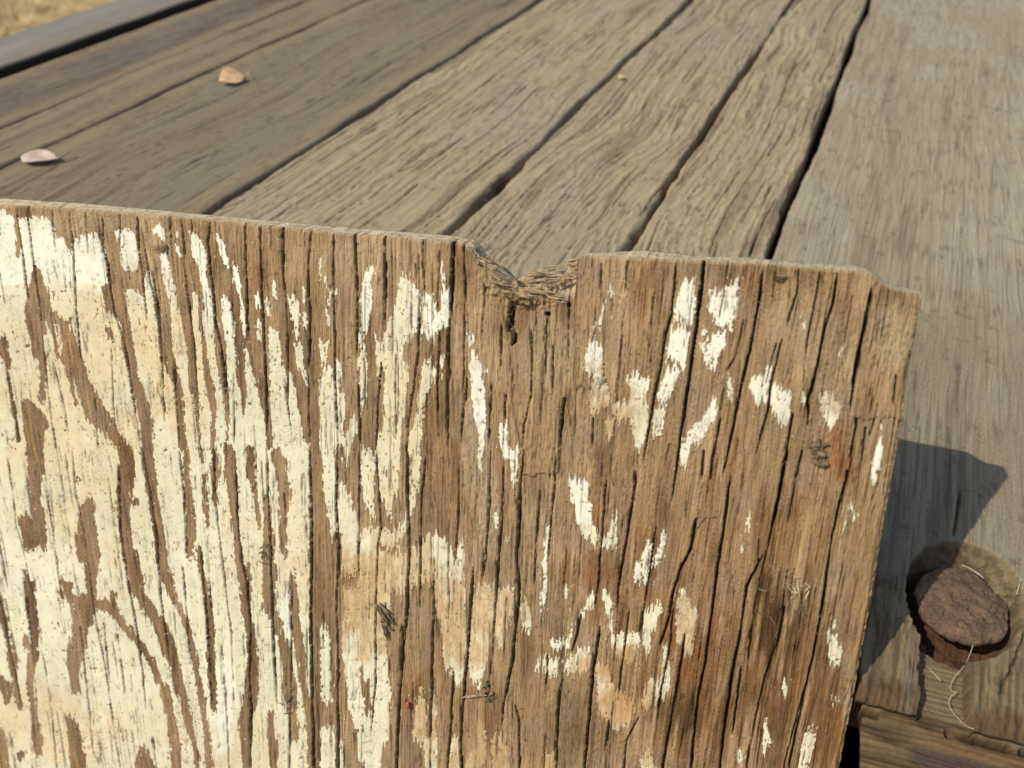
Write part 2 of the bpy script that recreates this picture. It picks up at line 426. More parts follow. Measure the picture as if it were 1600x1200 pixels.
# cracks: points (x y) in tile units, then depth width in photo pixels after '|'
CRACK = [
(TA, """78 70 90 180 105 280 120 400 135 500|2.4
125 60 150 280 165 380 185 540 205 760 235 1000 260 1200|2.4
240 70 262 290|2
320 75 345 300 360 580 375 760 385 800|3
395 95 412 290|2
450 90 465 200 500 330 530 560 575 700 600 850 640 1020|3.4
560 100 565 260 575 340|2
475 110 480 250 520 480 560 690|3
640 110 650 290 665 390 685 600|4
660 160 700 420 735 560 750 700 760 800|3.5
710 370 745 600 755 780 765 950 770 1080|2.2
795 115 800 220|2
850 130 860 330 870 450 895 600 915 800 920 930 930 1080|3.4
895 130 900 190|2
985 130 975 230 985 350 1000 480 1010 620 1035 720 1050 860 1060 1050|5
1148 145 1150 300 1158 450 1160 700|5
1222 155 1225 400 1238 650 1250 950 1250 1200|5
1325 170 1330 400|7
1330 400 1345 560 1350 780 1348 1000 1370 1150|3.4
1460 180 1445 350 1455 600 1448 850|5
1445 850 1445 1000 1450 1200|4
0 370 30 560|1.5
0 720 60 980 90 1170|1.6
250 800 300 1000 330 1200|1.6
440 960 460 1200|1.6
520 720 530 1000 545 1180|1.8
810 800 840 1200|2
600 860 660 1190|2
1095 850 1100 1200|2"""),
(TC, """62 190 62 400 70 700 72 950 85 1200|5
165 190 170 350 175 500 170 800|6
178 900 185 1100 185 1200|3
305 210 305 400 305 650|6.5
290 800 270 1000 265 1200|3
480 220 485 400 490 520|4
465 530 460 750 440 900 410 1100 408 1200|4.2
565 650 550 900 555 1150|3
625 230 620 400 612 600|10
605 600 600 1000 598 1200|3
675 240 680 400 685 520|4
680 520 672 900 660 1200|2.4
770 430 765 560 755 700|4
690 880 675 1000 660 1180|4
885 540 880 660|10
900 670 895 730|6
850 620 845 850|4
800 900 790 1200|3
1060 560 1055 700 1050 900|4
1060 565 1060 585|15
985 650 990 800 985 960 950 1100 945 1200|4
1145 960 1135 1050 1120 1200|5
1090 720 1085 960|2.4
1165 480 1160 800|2.4
1280 1050 1275 1200|3
870 950 865 1080|5
1165 520 1162 545|9
1320 330 1318 500|2
1440 320 1430 480|2"""),
(TE, """170 180 160 300 145 420 120 520 95 680 60 850 35 1000 10 1130|5
300 180 285 330 260 500 235 700 210 850 190 1000 165 1200|7.5
578 200 560 360 535 480 515 600 480 730 450 880 415 1060 385 1190|6
745 210 735 330 705 420 690 480|4
665 540 640 650 610 760 600 870 575 960 545 1080|4
845 220 820 360 785 550 765 690|2.4
925 230 905 370 870 480 840 620 810 740 785 830 790 950|6
1085 300 1060 450 1025 600 1000 750 980 900|9
720 880 690 1050 665 1200|5
760 1060 735 1200|4
1020 910 985 1100|5
1060 950 1040 1100|4
1100 910 1075 1000|3
1200 700 1190 850|3
1270 600 1250 800|3
380 900 340 1100 330 1200|4
300 1060 290 1200|3
490 430 450 620 400 700|2
60 340 50 500|2
640 560 590 750|2.5"""),
(TF, """20 0 45 150 60 280 95 400 110 480 150 680 200 1000 215 1200|1.7
155 0 180 180 210 400 240 600|1.8
270 0 280 150 310 300 335 480 360 640 400 830 430 1050 455 1200|2
300 650 330 900 355 1150|1.5
390 650 415 900|1.5
445 700 470 920|1.5
440 60 450 300 480 500 520 700 540 850 550 980|3
560 1000 590 1200|1.5
530 0 560 150 590 350 605 560 635 800 640 870|3
670 0 690 200 700 400|2.4
685 440 700 620 715 830|3.2
750 370 770 550 785 760 800 1000|3
800 60 810 230 840 450 870 700 880 1050|2
800 0 805 200|4
880 0 890 250 905 420 925 500 940 700 935 900 940 1200|4.5
1000 0 1005 200 1015 380 1020 600 1030 850 1040 1000|4.5
1160 0 1165 200 1170 450 1165 600 1170 900 1175 1200|6
1065 170 1070 300|2.4
1095 480 1090 800 1085 1200|2.4
0 360 30 530|1.6
0 560 50 800 85 970|3
100 560 130 800 150 1100|2
20 560 70 800|2
830 700 850 1000 860 1200|1.6"""),
(TG, """65 0 62 200 68 400 60 600 65 750 65 1200|5
148 0 145 200 145 500|3.5
210 0 228 300 215 380 208 600 205 900 185 1130|3
325 0 328 200 335 400 325 600 310 750 295 950 285 1200|6
305 660 300 800 290 1050|5
395 30 380 200 378 400 372 600|3.5
520 60 518 250 505 440|4
425 480 420 700 415 900 410 1200|3
640 0 635 220 620 420 610 480|4
765 0 748 200 738 400 745 560 735 640 720 800 690 950 680 1050|6
690 50 680 300 665 470 655 650 640 850|4
575 450 560 650 545 850 525 1100 530 1200|5
500 830 490 1030 480 1170|5
820 220 808 400 800 520|4
890 0 870 250 855 430|3
730 960 745 1020 748 1180|5
1075 100 1060 300 1045 500 1030 600|4
980 620 945 770|4
1050 670 1025 830 1010 1000 990 1200|6
1185 90 1165 250 1135 420 1110 600|5
1160 600 1140 760 1115 950|3.5
855 780 845 900|3
905 850 890 1050 885 1200|4
1085 1020 1065 1150|3
1200 1000 1150 1100 1140 1200|3"""),
(TH, """145 0 120 200|4
210 260 190 380 150 460 125 540 105 650 70 760|6
125 560 115 720 80 900 65 1020|4
345 60 310 330 290 450 265 650 245 800 215 950 190 1200|6
555 0 530 120 510 230 480 370|8
480 370 450 480 430 600 410 750 395 900|3.5
600 30 570 200 555 280|4
460 400 400 520 375 700 350 830 325 980 300 1180|6
800 30 750 200 720 330 700 480 680 620 650 780 620 900 590 1040 560 1180|6
545 600 510 740 470 850 440 980 400 1190|4
380 820 345 1080|5
170 700 120 1000 85 1190|5
640 820 600 960 540 1190|4
60 300 30 500 0 700|3"""),
]
# stains in the wood: x, y, rx, ry, colour factor (r g b), strength
STAIN = [(1210, 985, 34, 85, (.30, .24, .20), .85), (1060, 1115, 55, 40, (.32, .28, .24), .7), (1175, 1090, 60, 60, (.5, .42, .35), .6),
 (1308, 690, 30, 48, (.85, .50, .30), .75), (1325, 735, 14, 24, (.72, .42, .25), .8), (1005, 450, 22, 45, (.86, .62, .45), .6), (1172, 440, 20, 40, (.86, .62, .45), .6),
 (722, 487, 8, 16, (.9, .55, .36), .6), (925, 895, 60, 30, (.6, .44, .32), .7), (833, 770, 14, 30, (.5, .48, .5), .6), (300, 860, 8, 14, (.8, .6, .5), .5),
 (1150, 1080, 210, 160, (.66, .52, .38), .8), (1040, 900, 170, 120, (.86, .74, .62), .5), (700, 760, 70, 120, (.86, .76, .66), .4), (930, 800, 16, 30, (.75, .5, .35), .6), (840, 1130, 160, 60, (.72, .66, .6), .5), (1260, 640, 10, 20, (.5, .36, .26), .7), (1090, 1020, 40, 60, (.8, .62, .45), .6),
 (1230, 820, 70, 70, (.92, .76, .58), .55), (1140, 720, 24, 70, (.8, .62, .5), .6), (1115, 760, 18, 30, (.7, .55, .45), .5), (690, 560, 30, 18, (.72, .62, .55), .5),
 (640, 1080, 14, 50, (1.05, .8, .65), .5), (760, 1110, 24, 40, (.65, .5, .42), .6), (560, 900, 30, 20, (.9, .7, .5), .3), (220, 880, 14, 30, (1.05, .82, .62), .5),
 (100, 540, 16, 60, (1.0, .78, .58), .5), (190, 720, 16, 80, (1.0, .8, .6), .4), (400, 430, 20, 30, (.8, .62, .5), .5), (255, 390, 14, 8, (.55, .4, .32), .7),
 (940, 950, 40, 30, (.7, .55, .42), .5), (1290, 1150, 40, 60, (.85, .65, .45), .5), (1340, 1000, 20, 90, (.9, .78, .62), .4), (1000, 880, 30, 60, (.75, .55, .4), .5)]
# dust-coloured (paler, tan) areas of the wood
DUST = [(1390, 520, 45, 60, .8), (1300, 560, 60, 70, .5), (745, 700, 26, 110, .7), (760, 790, 20, 90, .7), (120, 350, 70, 22, .5), (860, 560, 60, 60, .5), (1240, 500, 60, 60, .4), (790, 440, 40, 25, .8), (1040, 560, 30, 60, .3), (560, 400, 80, 30, .35)]
# tone of the paint: x, y, rx, ry, colour, strength
CREAM = [(150, 620, 130, 260, (.62, .47, .26), .85), (280, 560, 60, 120, (.62, .46, .25), .8), (60, 1130, 120, 70, (.60, .44, .24), .8), (600, 900, 110, 110, (.56, .40, .20), .95),
 (560, 960, 50, 60, (.52, .36, .17), .9), (700, 950, 60, 80, (.54, .38, .19), .95), (760, 960, 60, 80, (.58, .42, .22), .85), (640, 720, 60, 160, (.62, .48, .27), .7), (600, 560, 50, 60, (.62, .48, .27), .6),
 (960, 640, 60, 50, (.50, .33, .16), .95), (950, 600, 24, 24, (.60, .46, .28), .8), (960, 1030, 40, 26, (.46, .25, .10), 1), (930, 1045, 60, 18, (.50, .28, .12), 1), (980, 1100, 50, 50, (.46, .25, .10), 1),
 (660, 1130, 24, 60, (.52, .34, .17), .9), (790, 1180, 60, 60, (.46, .27, .12), 1), (725, 1190, 40, 40, (.48, .31, .14), .9), (870, 1190, 40, 30, (.50, .32, .14), .9), (1075, 980, 30, 60, (.54, .40, .22), .85),
 (640, 590, 16, 80, (.60, .46, .26), .7), (1010, 1185, 50, 30, (.50, .33, .16), .8), (1200, 650, 40, 50, (.62, .48, .30), .6), (1300, 620, 30, 30, (.62, .50, .32), .6), (440, 860, 90, 90, (.62, .47, .27), .6),
 (230, 1150, 130, 90, (.62, .48, .28), .6), (30, 560, 60, 120, (.62, .48, .28), .6), (400, 1180, 60, 60, (.60, .46, .26), .6), (1280, 1140, 16, 60, (.60, .46, .28), .5), (790, 1150, 100, 80, (.46, .28, .13), .8)]

_w = (.70, .655, .53)
WHITE = [(70, 390, 190, 60, _w, .9), (220, 400, 60, 60, _w, .9), (330, 400, 60, 60, _w, .9), (380, 480, 60, 60, _w, .7), (680, 460, 60, 70, _w, .9), (570, 470, 30, 70, _w, .8), (745, 600, 24, 90, _w, .9), (1110, 500, 70, 80, _w, 1), (1060, 570, 60, 60, _w, .9), (1000, 610, 40, 30, _w, .6), (930, 520, 30, 80, _w, .9), (1220, 610, 60, 40, _w, .7), (1090, 660, 40, 60, _w, .8), (910, 780, 30, 40, _w, .9), (800, 690, 20, 50, _w, .9), (345, 1100, 22, 60, _w, .9), (445, 970, 20, 40, _w, .9), (850, 880, 14, 80, _w, .8), (40, 900, 80, 60, _w, .4), (1370, 720, 20, 60, _w, .8), (1015, 860, 30, 60, _w, .6), (870, 1010, 40, 16, _w, .6)]
X0, Y0, XW, YH = -8, 290, 1480, 930      # traced window, photo pixels
film = np.full((YH, XW), -30.0, np.float32)
_gy, _gx = np.mgrid[0:YH, 0:XW].astype(np.float32); _gy += Y0; _gx += X0
for (ox, oy, s), txt in PATCH:
    for line in txt.strip().splitlines():
        k, rows = line[0], [tuple(float(t) for t in r.split()) for r in line[2:].split(',')]
        ys = np.array([r[0] for r in rows]) / s + oy; xl = np.array([r[1] for r in rows]) / s + ox; xr = np.array([r[2] for r in rows]) / s + ox
        if oy == 700 and rows[-1][0] >= 1195: ys[-1] += 25                     # runs on below the frame
        xl = np.where(xl <= 0.5, -30, xl)
        a, b = int(max(0, ys[0] - 9 - Y0)), int(min(YH, ys[-1] + 10 - Y0))
        c, d = int(max(0, xl.min() - 9 - X0)), int(min(XW, xr.max() + 10 - X0))
        if a >= b or c >= d: continue
        yy = _gy[a:b, c:d]; xx = _gx[a:b, c:d]
        L_ = np.interp(yy, ys, xl); R_ = np.interp(yy, ys, xr)
        f = np.minimum(np.minimum(xx - L_, R_ - xx), np.minimum((yy - ys[0] + 1), (ys[-1] + 1 - yy)))
        f = f + .8
        if k == 'P': film[a:b, c:d] = np.maximum(film[a:b, c:d], f)
        else: film[a:b, c:d] = np.minimum(film[a:b, c:d], -f)
crack = np.full((YH, XW), -9.0, np.float32); cdep = np.zeros((YH, XW), np.float32)
def draw_crack(pts, w, depth=None):
    n = len(pts)
    for i in range(n - 1):
        (x0, y0), (x1, y1) = pts[i], pts[i + 1]
        r = w * .5 + 3.2
        a, b = int(max(0, min(y0, y1) - r - 1 - Y0)), int(min(YH, max(y0, y1) + r + 2 - Y0))
        c, d = int(max(0, min(x0, x1) - r - 2 - X0)), int(min(XW, max(x0, x1) + r + 3 - X0))
        if a >= b or c >= d: continue
        yy = _gy[a:b, c:d]; xx = _gx[a:b, c:d]
        dx, dy = x1 - x0, y1 - y0; t = np.clip(((xx - x0) * dx + (yy - y0) * dy) / (dx * dx + dy * dy + 1e-6), 0, 1)
        dist = np.hypot(xx - x0 - t * dx, yy - y0 - t * dy)
        u = (i + t) / (n - 1)
        taper = np.clip(u * 14 + (.75 if w > 4 and pts[0][1] < 440 else .1), 0, 1) * np.clip((1 - u) * (3.5 if w > 4 else 5) + .08, 0, 1)
        rr = w * .5 * taper
        v = rr - dist
        up = v > crack[a:b, c:d]
        crack[a:b, c:d] = np.where(up, v, crack[a:b, c:d])
        cdep[a:b, c:d] = np.maximum(cdep[a:b, c:d], (depth or min(1, .28 + w * .14)) * np.clip((v + 3) / 2, 0, 1))
for (ox, oy, s), txt in CRACK:
    for line in txt.strip().splitlines():
        p, w = line.split('|'); q = [float(t) for t in p.split()]
        pts = [(q[i] / s + ox, q[i + 1] / s + oy) for i in range(0, len(q), 2)]
        if oy == 700 and q[-1] >= 1170: pts.append((pts[-1][0] * 2 - pts[-2][0] if abs(pts[-1][0] - pts[-2][0]) < 6 else pts[-1][0], 1235))
        draw_crack(pts, float(w) * (.62 if float(w) > 3 else .78))

def gslope(x): return np.interp(x, [-300, 0, 200, 300, 400, 520, 800, 950, 1100, 1250, 1440], [.26, .22, .18, .11, .04, .0, -.02, -.07, -.13, -.16, -.178])
_rc = random.Random(77)
for i in range(560):                                  # hairline checks between the big splits
    x = _rc.uniform(5, 1430); y = _rc.uniform(330, 1190); L_ = _rc.uniform(18, 150) * (1 if _rc.random() < .7 else 1.8)
    pts = [(x, y)]
    for k_ in range(5):
        y += L_ / 5; x += gslope(x) * (.75 if x < 400 else 1) * L_ / 5 + _rc.gauss(0, .7); pts.append((x, y))
    draw_crack(pts, _rc.choice((.7, .9, 1.1, 1.4, 1.9)) if x > 480 else _rc.choice((.3, .4, .6, .9)), _rc.uniform(.1, .35))

def sample(A, x, y):
    """bilinear; the pattern is mirrored outside the traced window"""
    x = np.abs(x); x = np.where(x > 1466, 2 * 1466 - x, x); y = np.where(y > 1215, 2430 - y, y)
    fx = np.clip(x - X0, 0, XW - 1.001); fy = np.clip(y - Y0, 0, YH - 1.001)
    xi = fx.astype(int); yi = fy.astype(int); fx = fx - xi; fy = fy - yi
    return (A[yi, xi] * (1 - fx) + A[yi, xi + 1] * fx) * (1 - fy) + (A[yi + 1, xi] * (1 - fx) + A[yi + 1, xi + 1] * fx) * fy

# ------------------------------------------------------------------ the plywood board
FRONT = np.array([(-400, 296), (0, 320), (83, 323), (213, 333), (333, 343), (500, 361), (600, 369), (690, 377), (722, 380), (736, 392), (744, 408), (757, 418), (770, 424), (784, 436), (794, 449), (806, 455), (840, 459), (870, 458), (884, 466), (897, 460), (901, 402), (907, 399), (1000, 403), (1100, 408), (1195, 413), (1283, 420), (1345, 424), (1360, 428), (1376, 440), (1388, 449), (1410, 454), (1436, 461), (1500, 470)], float)
BACK = np.array([(-400, 284), (0, 309), (100, 315), (233, 327), (367, 340), (500, 352), (600, 360), (700, 368), (727, 374), (738, 384), (745, 397), (760, 408), (782, 423), (795, 438), (803, 431), (840, 427), (872, 424), (878, 408), (893, 402), (903, 396), (1000, 391), (1090, 401), (1166, 403), (1250, 411), (1333, 416), (1352, 419), (1366, 427), (1384, 441), (1396, 448), (1440, 456), (1500, 465)], float)
RIGHT = np.array([(300, 1450), (455, 1440), (520, 1431), (580, 1418), (650, 1410), (760, 1391), (860, 1374), (960, 1357), (1060, 1338), (1200, 1311), (1350, 1284), (1600, 1240)], float)
T_BOARD = 0.0090
e0 = 1.12
nx = int(1475 / e0)
xs_in = np.linspace(-5, 1, nx) if False else None
ul = np.concatenate([np.linspace(-330, -8, 90, endpoint=False), np.linspace(-8, 1440, nx)])     # photo px at the right edge = 1440
vv = np.concatenate([np.linspace(0, 1, int(900 / e0)), 1 + np.linspace(0, .35, 110)[1:]])
ucol = ul
NR, NC = len(vv), len(ucol)
U = np.repeat(ucol[None, :], NR, 0); VV = np.repeat(vv[:, None], NC, 1)
# px: columns converge a little to the right edge; below it follows the right-hand edge line
def right_at(y): return np.interp(y, RIGHT[:, 0], RIGHT[:, 1])
PYt = np.interp(ucol, FRONT[:, 0], FRONT[:, 1]); rt = PYt
PY = PYt[None, :] + VV * (1212 - PYt[None, :])
k = np.clip((U - 1180) / 260, 0, 1)
shift = (right_at(PY) + 1.6 * (fbm(PY / 9, PY * 0, 3) - .5) * 2 - 1440)
PX = U + shift * k ** 1.0
# straightened grain coordinate
def straight(px, py):
    x = px
    for _ in range(3): x = px - gslope(x) * (py - 450) * np.where(x < 400, .75, 1)
    return x
XS = straight(PX, PY)
# paint film, with ragged upright teeth
cell = lambda a, s: _L[s][(np.floor(a).astype(int)) & 255, 7]
wob = 2.0 * (vn(XS / 9, PY / 22, 1) - .5) + 2.6 * (hsh(XS / 30, PY / 5.5 + 2 * hsh(XS / 14, 0 * PY, 8), 2) - .5) + 1.2 * (hsh(XS / 11, PY / 2.6, 4) - .5)
_c = XS / 2.7 + .5 * vn(XS / 20, PY / 40, 5)
lf_ = sst(560, 420, PX) * .5; teeth = (1 - lf_) * 17 * (hsh(_c, PY / 90 + 3 * hsh(_c, 0 * PY, 6), 3) - .5) + (1 - lf_) * 8 * (hsh(XS / 1.5, PY / 40, 4) - .5) + 6 * (vn(XS / 9, PY / 30, 5) - .5)
fl = sample(film, PX + wob, PY + teeth)
loss = fbm(XS / 5, PY / 26, 5, 4)
fl = fl - np.clip((loss - .60 - .06 * lf_) * 60, 0, 6) * sst(8, 0, fl)           # nibbled near its borders
spot = fbm(XS / 3.2, PY / 7, 8, 3)
zone = sst(.50, .66, fbm(PX / 90, PY / 70, 2, 2))
fl = np.minimum(fl, np.where((spot > .745 + .04 * lf_ - .05 * zone), -1.0, fl))
near = sst(-22, -2, fl)
isl = fbm(XS / 3.0, PY / 12, 6, 3)
fl = np.where((fl < 0) & (isl > .80 - .03 * near) & (near > .1), .8, fl)
fl = np.clip(fl, -6, 6)
paint = sst(-.4, .4, fl)
# cracks and grain relief (metres, negative = sunk)
cw = 1.0 * (vn(XS / 40, PY / 38, 9) - .5) + 1.0 * (vn(XS / 30, PY / 9, 10) - .5)
cd_ = sample(crack, PX + cw, PY) + 1.3 * (vn(XS / 6, PY / 24, 6) - .5) + .7 * (vn(XS / 3, PY / 7, 8) - .5)
cr = np.clip((cd_ + .6) / 1.1, 0, 1) * sample(cdep, PX + cw, PY)
def grooves(fx, fy, s, lo, hi):
    r = 1 - np.abs(vn(XS / fx, PY / fy, s) - .5) * 2
    return sst(lo, hi, r) * sst(.35, .6, vn(XS / (fx * 3), PY / (fy * .6), s + 1))
fine = grooves(3.3, 95, 0, .80, .98) * .8 + grooves(2.2, 60, 5, .82, .98) * .6 + grooves(7, 160, 7, .93, 1.0) * 1.1
wood_w = 1 - paint
big = fbm(XS / 14, PY / 190, 6, 3) - .5
furr = fbm(XS / 2.4, PY / 22, 1, 3) - .5
dustm = np.zeros_like(PX)
for x, y, rx, ry, s in DUST:
    q = ((PX - x) / rx) ** 2 + ((PY - y) / ry) ** 2
    dustm = np.maximum(dustm, s * sst(1.35, .2, q + 1.0 * (fbm(PX / 14, PY / 30, 3) - .5)))
lump = (fbm(PX / 5, PY / 7, 9, 4) - .5)
hgt = -cr * 0.0036 - fine * (0.00004 + .00046 * wood_w) + big * .0010 + (fbm(PX / 3.4, PY / 7, 4, 3) - .5) * .00050 * wood_w + furr * .00022 * (0.25 + wood_w) + paint * .00018 + dustm * lump * .0011
# veneer steps: a torn, sunken strip below the notch and the lower strips beside the wide grooves
def strip(y, xl, xr, soft=2.0):
    ys = np.array(y, float); L_ = np.interp(PY, ys, xl); R_ = np.interp(PY, ys, xr)
    e = 2.2 * (vn(XS / 3, PY / 16, 2) - .5)
    m = np.minimum(PX - L_, R_ - PX) + e
    m = np.minimum(m, np.minimum(PY - ys[0] + 8 * (vn(XS / 3, PY / 40, 3) - .5), ys[-1] - PY + 10 * (vn(XS / 4, PY / 30, 4) - .5)))
    return sst(0, soft, m)
sunk = strip([380, 450, 560, 640, 700], [742, 778, 796, 800, 812], [908, 905, 896, 890, 882])
step2 = strip([474, 480, 540], [793, 793, 797], [845, 838, 806], 1.6)
plate = strip([623, 640, 700, 740], [826, 824, 820, 818], [884, 881, 878, 872], 1.6)
right = strip([440, 520, 600, 655], [1358, 1350, 1340, 1330], [1480, 1480, 1480, 1480])
low1 = strip([808, 840, 930], [1100, 1080, 1055], [1120, 1112, 1085], 2)
hgt += -sunk * .0010 - step2 * .0034 + plate * .0011 + right * .0007 - low1 * .0008
wave = 0.0012 * (fbm(PX / 400, PY / 400, 2, 2) - .5)
hgt += wave
edge_r = sst(0, 7, right_at(PY) - PX)
hgt -= (1 - edge_r) * .0016 * (0.2 + 1.3 * fbm(PX / 4, PY / 5, 4, 3))
top_r = sst(0, 4.5, PY - PYt[None, :])
hgt -= (1 - top_r) * .0007 * (.3 + 1.4 * fbm(PX / 3, PY / 3, 5, 2))
# torn fibres at the notch: rough surface
ntear = sst(1, .1, ((PX - 825) / 95) ** 2 + ((PY - 440) / 55) ** 2)
hgt += ntear * (fbm(PX / 6, PY / 6, 7, 4) - .55) * .0050
# wood tint
base_w = np.array([.292, .190, .092]); dk = np.array([.155, .090, .040]); lt = np.array([.40, .280, .150]); dust_c = np.array([.40, .305, .175])
tone = fbm(XS / 30, PY / 150, 3, 4)
col = mixc(np.broadcast_to(base_w, PX.shape + (3,)), dk, sst(.52, .75, tone) * .7)
col = mixc(col, lt, sst(.50, .28, tone) * .6)
st2 = fbm(XS / 5, PY / 120, 8, 3)
col = col * (0.80 + .42 * st2)[..., None]
gry = sst(.5, .7, fbm(PX / 60, PY / 60, 10, 3)); col = mixc(col, np.array([.26, .185, .11]), gry * .45)
col = col * (1 - (.24 * sst(600, 380, PX) * sst(420, 520, PY))[..., None] * np.array([.9, 1, 1.05]))
for x, y, rx, ry, c3, s in STAIN:
    q = ((PX - x) / rx) ** 2 + ((PY - y) / ry) ** 2 + 3.4 * (fbm(XS / 7, PY / 85, 5, 3) - .5) + .8 * (fbm(PX / 14, PY / 14, 8) - .5)
    m = s * sst(1.5, -.1, q)
    col = col * (1 - m[..., None] * (1 - np.array(c3)))
col = mixc(col, dust_c, np.clip(dustm * 1.1, 0, 1) * .75)
col = mixc(col, np.array([.34, .26, .165]), (1 - top_r) * .8)
# splits and grooves darkened in the colour, painted shade and packed grime together
dirt_shade = np.clip(cr * 1.15, 0, 1)
col = col * (1 - .93 * dirt_shade[..., None] * np.array([.95, .98, 1.0])) * (1 - .38 * np.clip(fine, 0, 1))[..., None]
# paint tint
pw = np.array([.60, .550, .385])
pc = np.broadcast_to(pw, PX.shape + (3,)).copy()
_n1 = fbm(PX / 34, PY / 46, 5, 4) - .5; _n2 = fbm(PX / 9, PY / 16, 7, 4) - .5
for x, y, rx, ry, c3, s in CREAM + WHITE:
    q = ((PX - x) / rx) ** 2 + ((PY - y) / ry) ** 2 + 2.6 * _n1 + 1.6 * _n2
    if c3[0] > .65: pc = mixc(pc, np.array(c3), s * sst(1.6, .3, q))
    else: pc = mixc(pc, np.array(c3) * np.array([.93, 1.0, 1.07]), s * sst(1.6, .0, q))
pc = pc * (0.92 + .16 * fbm(PX / 120, PY / 90, 1, 4))[..., None]
pc = mixc(pc, np.array([.30, .20, .11]), sst(.68, .80, fbm(PX / 7, PY / 8, 11, 4)) * .6)
pc = pc * (1 - .55 * sst(.40, .75, np.clip(fine, 0, 1)) * sst(.45, .6, fbm(PX / 50, PY / 50, 4)))[..., None]
pc = mixc(pc, np.array([.10, .062, .03]), sst(.02, .30, dirt_shade) * .85)
thin = np.zeros_like(PX)
for x, y, rx, ry, s in [(600, 890, 90, 60, .55), (700, 960, 60, 90, .6), (770, 960, 60, 70, .55), (570, 960, 60, 60, .5), (960, 1040, 90, 34, .6), (985, 1100, 60, 50, .6), (650, 1140, 40, 80, .6), (780, 1180, 90, 60, .65), (870, 1190, 40, 40, .6), (960, 640, 60, 50, .5), (1075, 980, 30, 60, .5), (1030, 1170, 60, 50, .5), (1300, 620, 40, 30, .5), (220, 420, 40, 30, .3), (930, 590, 30, 30, .45)]:
    thin = np.maximum(thin, s * sst(1.5, .1, ((PX - x) / rx) ** 2 + ((PY - y) / ry) ** 2 + 1.6 * _n1))
thin = .72 * np.clip(thin * (.35 + 1.8 * sst(.35, .65, fbm(XS / 4, PY / 12, 9, 4))), 0, .92)
pc = mixc(pc, np.array([.36, .245, .12]), thin)
pit = sst(.77, .84, fbm(PX / 3.2, PY / 4.5, 10, 2)) * sst(.4, .6, fbm(PX / 60, PY / 60, 7, 2)); col = col * (1 - .55 * pit)[..., None]
fl = np.where(cr > .22, np.minimum(fl, -1.0), fl)
FACE = on_board(PX, PY, hgt)
# rim over the top and the right-hand edge, then the back
nb = 9
Tb = np.interp(ucol, BACK[:, 0], BACK[:, 1])
rows = []
def rim_pos(kk):
    s = kk / nb
    py = PYt * (1 - s) + (Tb + T_OFF) * s
    n_ = (fbm(ucol / 3, ucol * 0 + kk * 1.7, 3, 4) - .5) * (1 if 0 < kk < nb else .6)
    return on_board(PX[0], py - 1.4 * n_, -T_BOARD * s + hgt[0] * (1 - s))
# a point at thickness T behind the face shows higher in the photo; T_OFF takes that back out
_a = bp(700, 400); _b = bp(700, 400, -T_BOARD)
def px_of(P):
    c = R.T @ (P - CAM); return np.array([800 + F_PX * c[0] / c[2], 600 + F_PX * c[1] / c[2]])
T_OFF = 400 - px_of(_b)[1]
print('T_OFF', T_OFF)
for kk in range(nb, 0, -1): rows.append(rim_pos(kk))
backrow = on_board(PX[-1], PY[-1], np.full(NC, -T_BOARD))
P = np.concatenate([backrow[None], np.array(rows), FACE, backrow[None]], 0)
# right side: extra columns stepping back; left side closed the same way
def side(P, c_idx, steps):
    cols = []
    for s in steps:
        q = P[:, c_idx].copy()
        fr = P[nb + 1:nb + 1 + NR, c_idx]
        q[nb + 1:nb + 1 + NR] = fr + BN * (T_BOARD * s) + (rng.random((NR, 1)) - .5) * .0004 * BH
        q[:nb + 1] = np.where(((q[:nb + 1] - B0) @ BN)[:, None] < T_BOARD * s, q[:nb + 1] + BN * np.maximum(0, T_BOARD * s - ((q[:nb + 1] - B0) @ BN))[:, None], q[:nb + 1])
        cols.append(q)
    return cols
rcols = side(P, -1, [.15, .3, .5, .75, 1.0]); lcols = side(P, 0, [.5, 1.0])[::-1]
P = np.concatenate([np.stack(lcols, 1), P, np.stack(rcols, 1)], 1)
def ext(A, rim=None):
    top = np.repeat(A[:1], nb + 1, 0) if rim is None else rim
    Z = np.concatenate([top, A, A[-1:]], 0)
    return np.concatenate([np.repeat(Z[:, :1], 2, 1), Z, np.repeat(Z[:, -1:], 5, 1)], 1)
rimc = mixc(np.broadcast_to(np.array([.52, .41, .26]), (nb + 1, NC, 3)).copy(), np.array([.22, .15, .085]), .7 * sst(.5, .7, fbm(np.repeat(ucol[None] / 6, nb + 1, 0), np.arange(nb + 1)[:, None] / 1.5 + 0 * ucol[None], 6, 4)))
rimf = np.full((nb + 1, NC), -6.0)
notch_r = sst(735, 745, ucol) * sst(905, 897, ucol)
rimc = mixc(rimc, np.array([.33, .235, .135]), np.repeat(notch_r[None], nb + 1, 0) * .6)
flx = ext(fl, rimf); flx[:, -5:] = -6; flx[:, :2] = -6
gr = np.stack([XS, PY, 0 * PX], -1)
board = empty('plywood_board', B0); tag(board, 'weathered plywood board with peeling white paint and a broken notch in its top edge', 'board')
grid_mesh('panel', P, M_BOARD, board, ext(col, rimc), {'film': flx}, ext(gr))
pn = board.children[0]
a_ = pn.data.color_attributes.new('ptint', 'FLOAT_COLOR', 'POINT'); kk_ = np.ones((P.shape[0] * P.shape[1], 4), np.float32); kk_[:, :3] = ext(pc).reshape(-1, 3); a_.data.foreach_set('color', kk_.ravel())
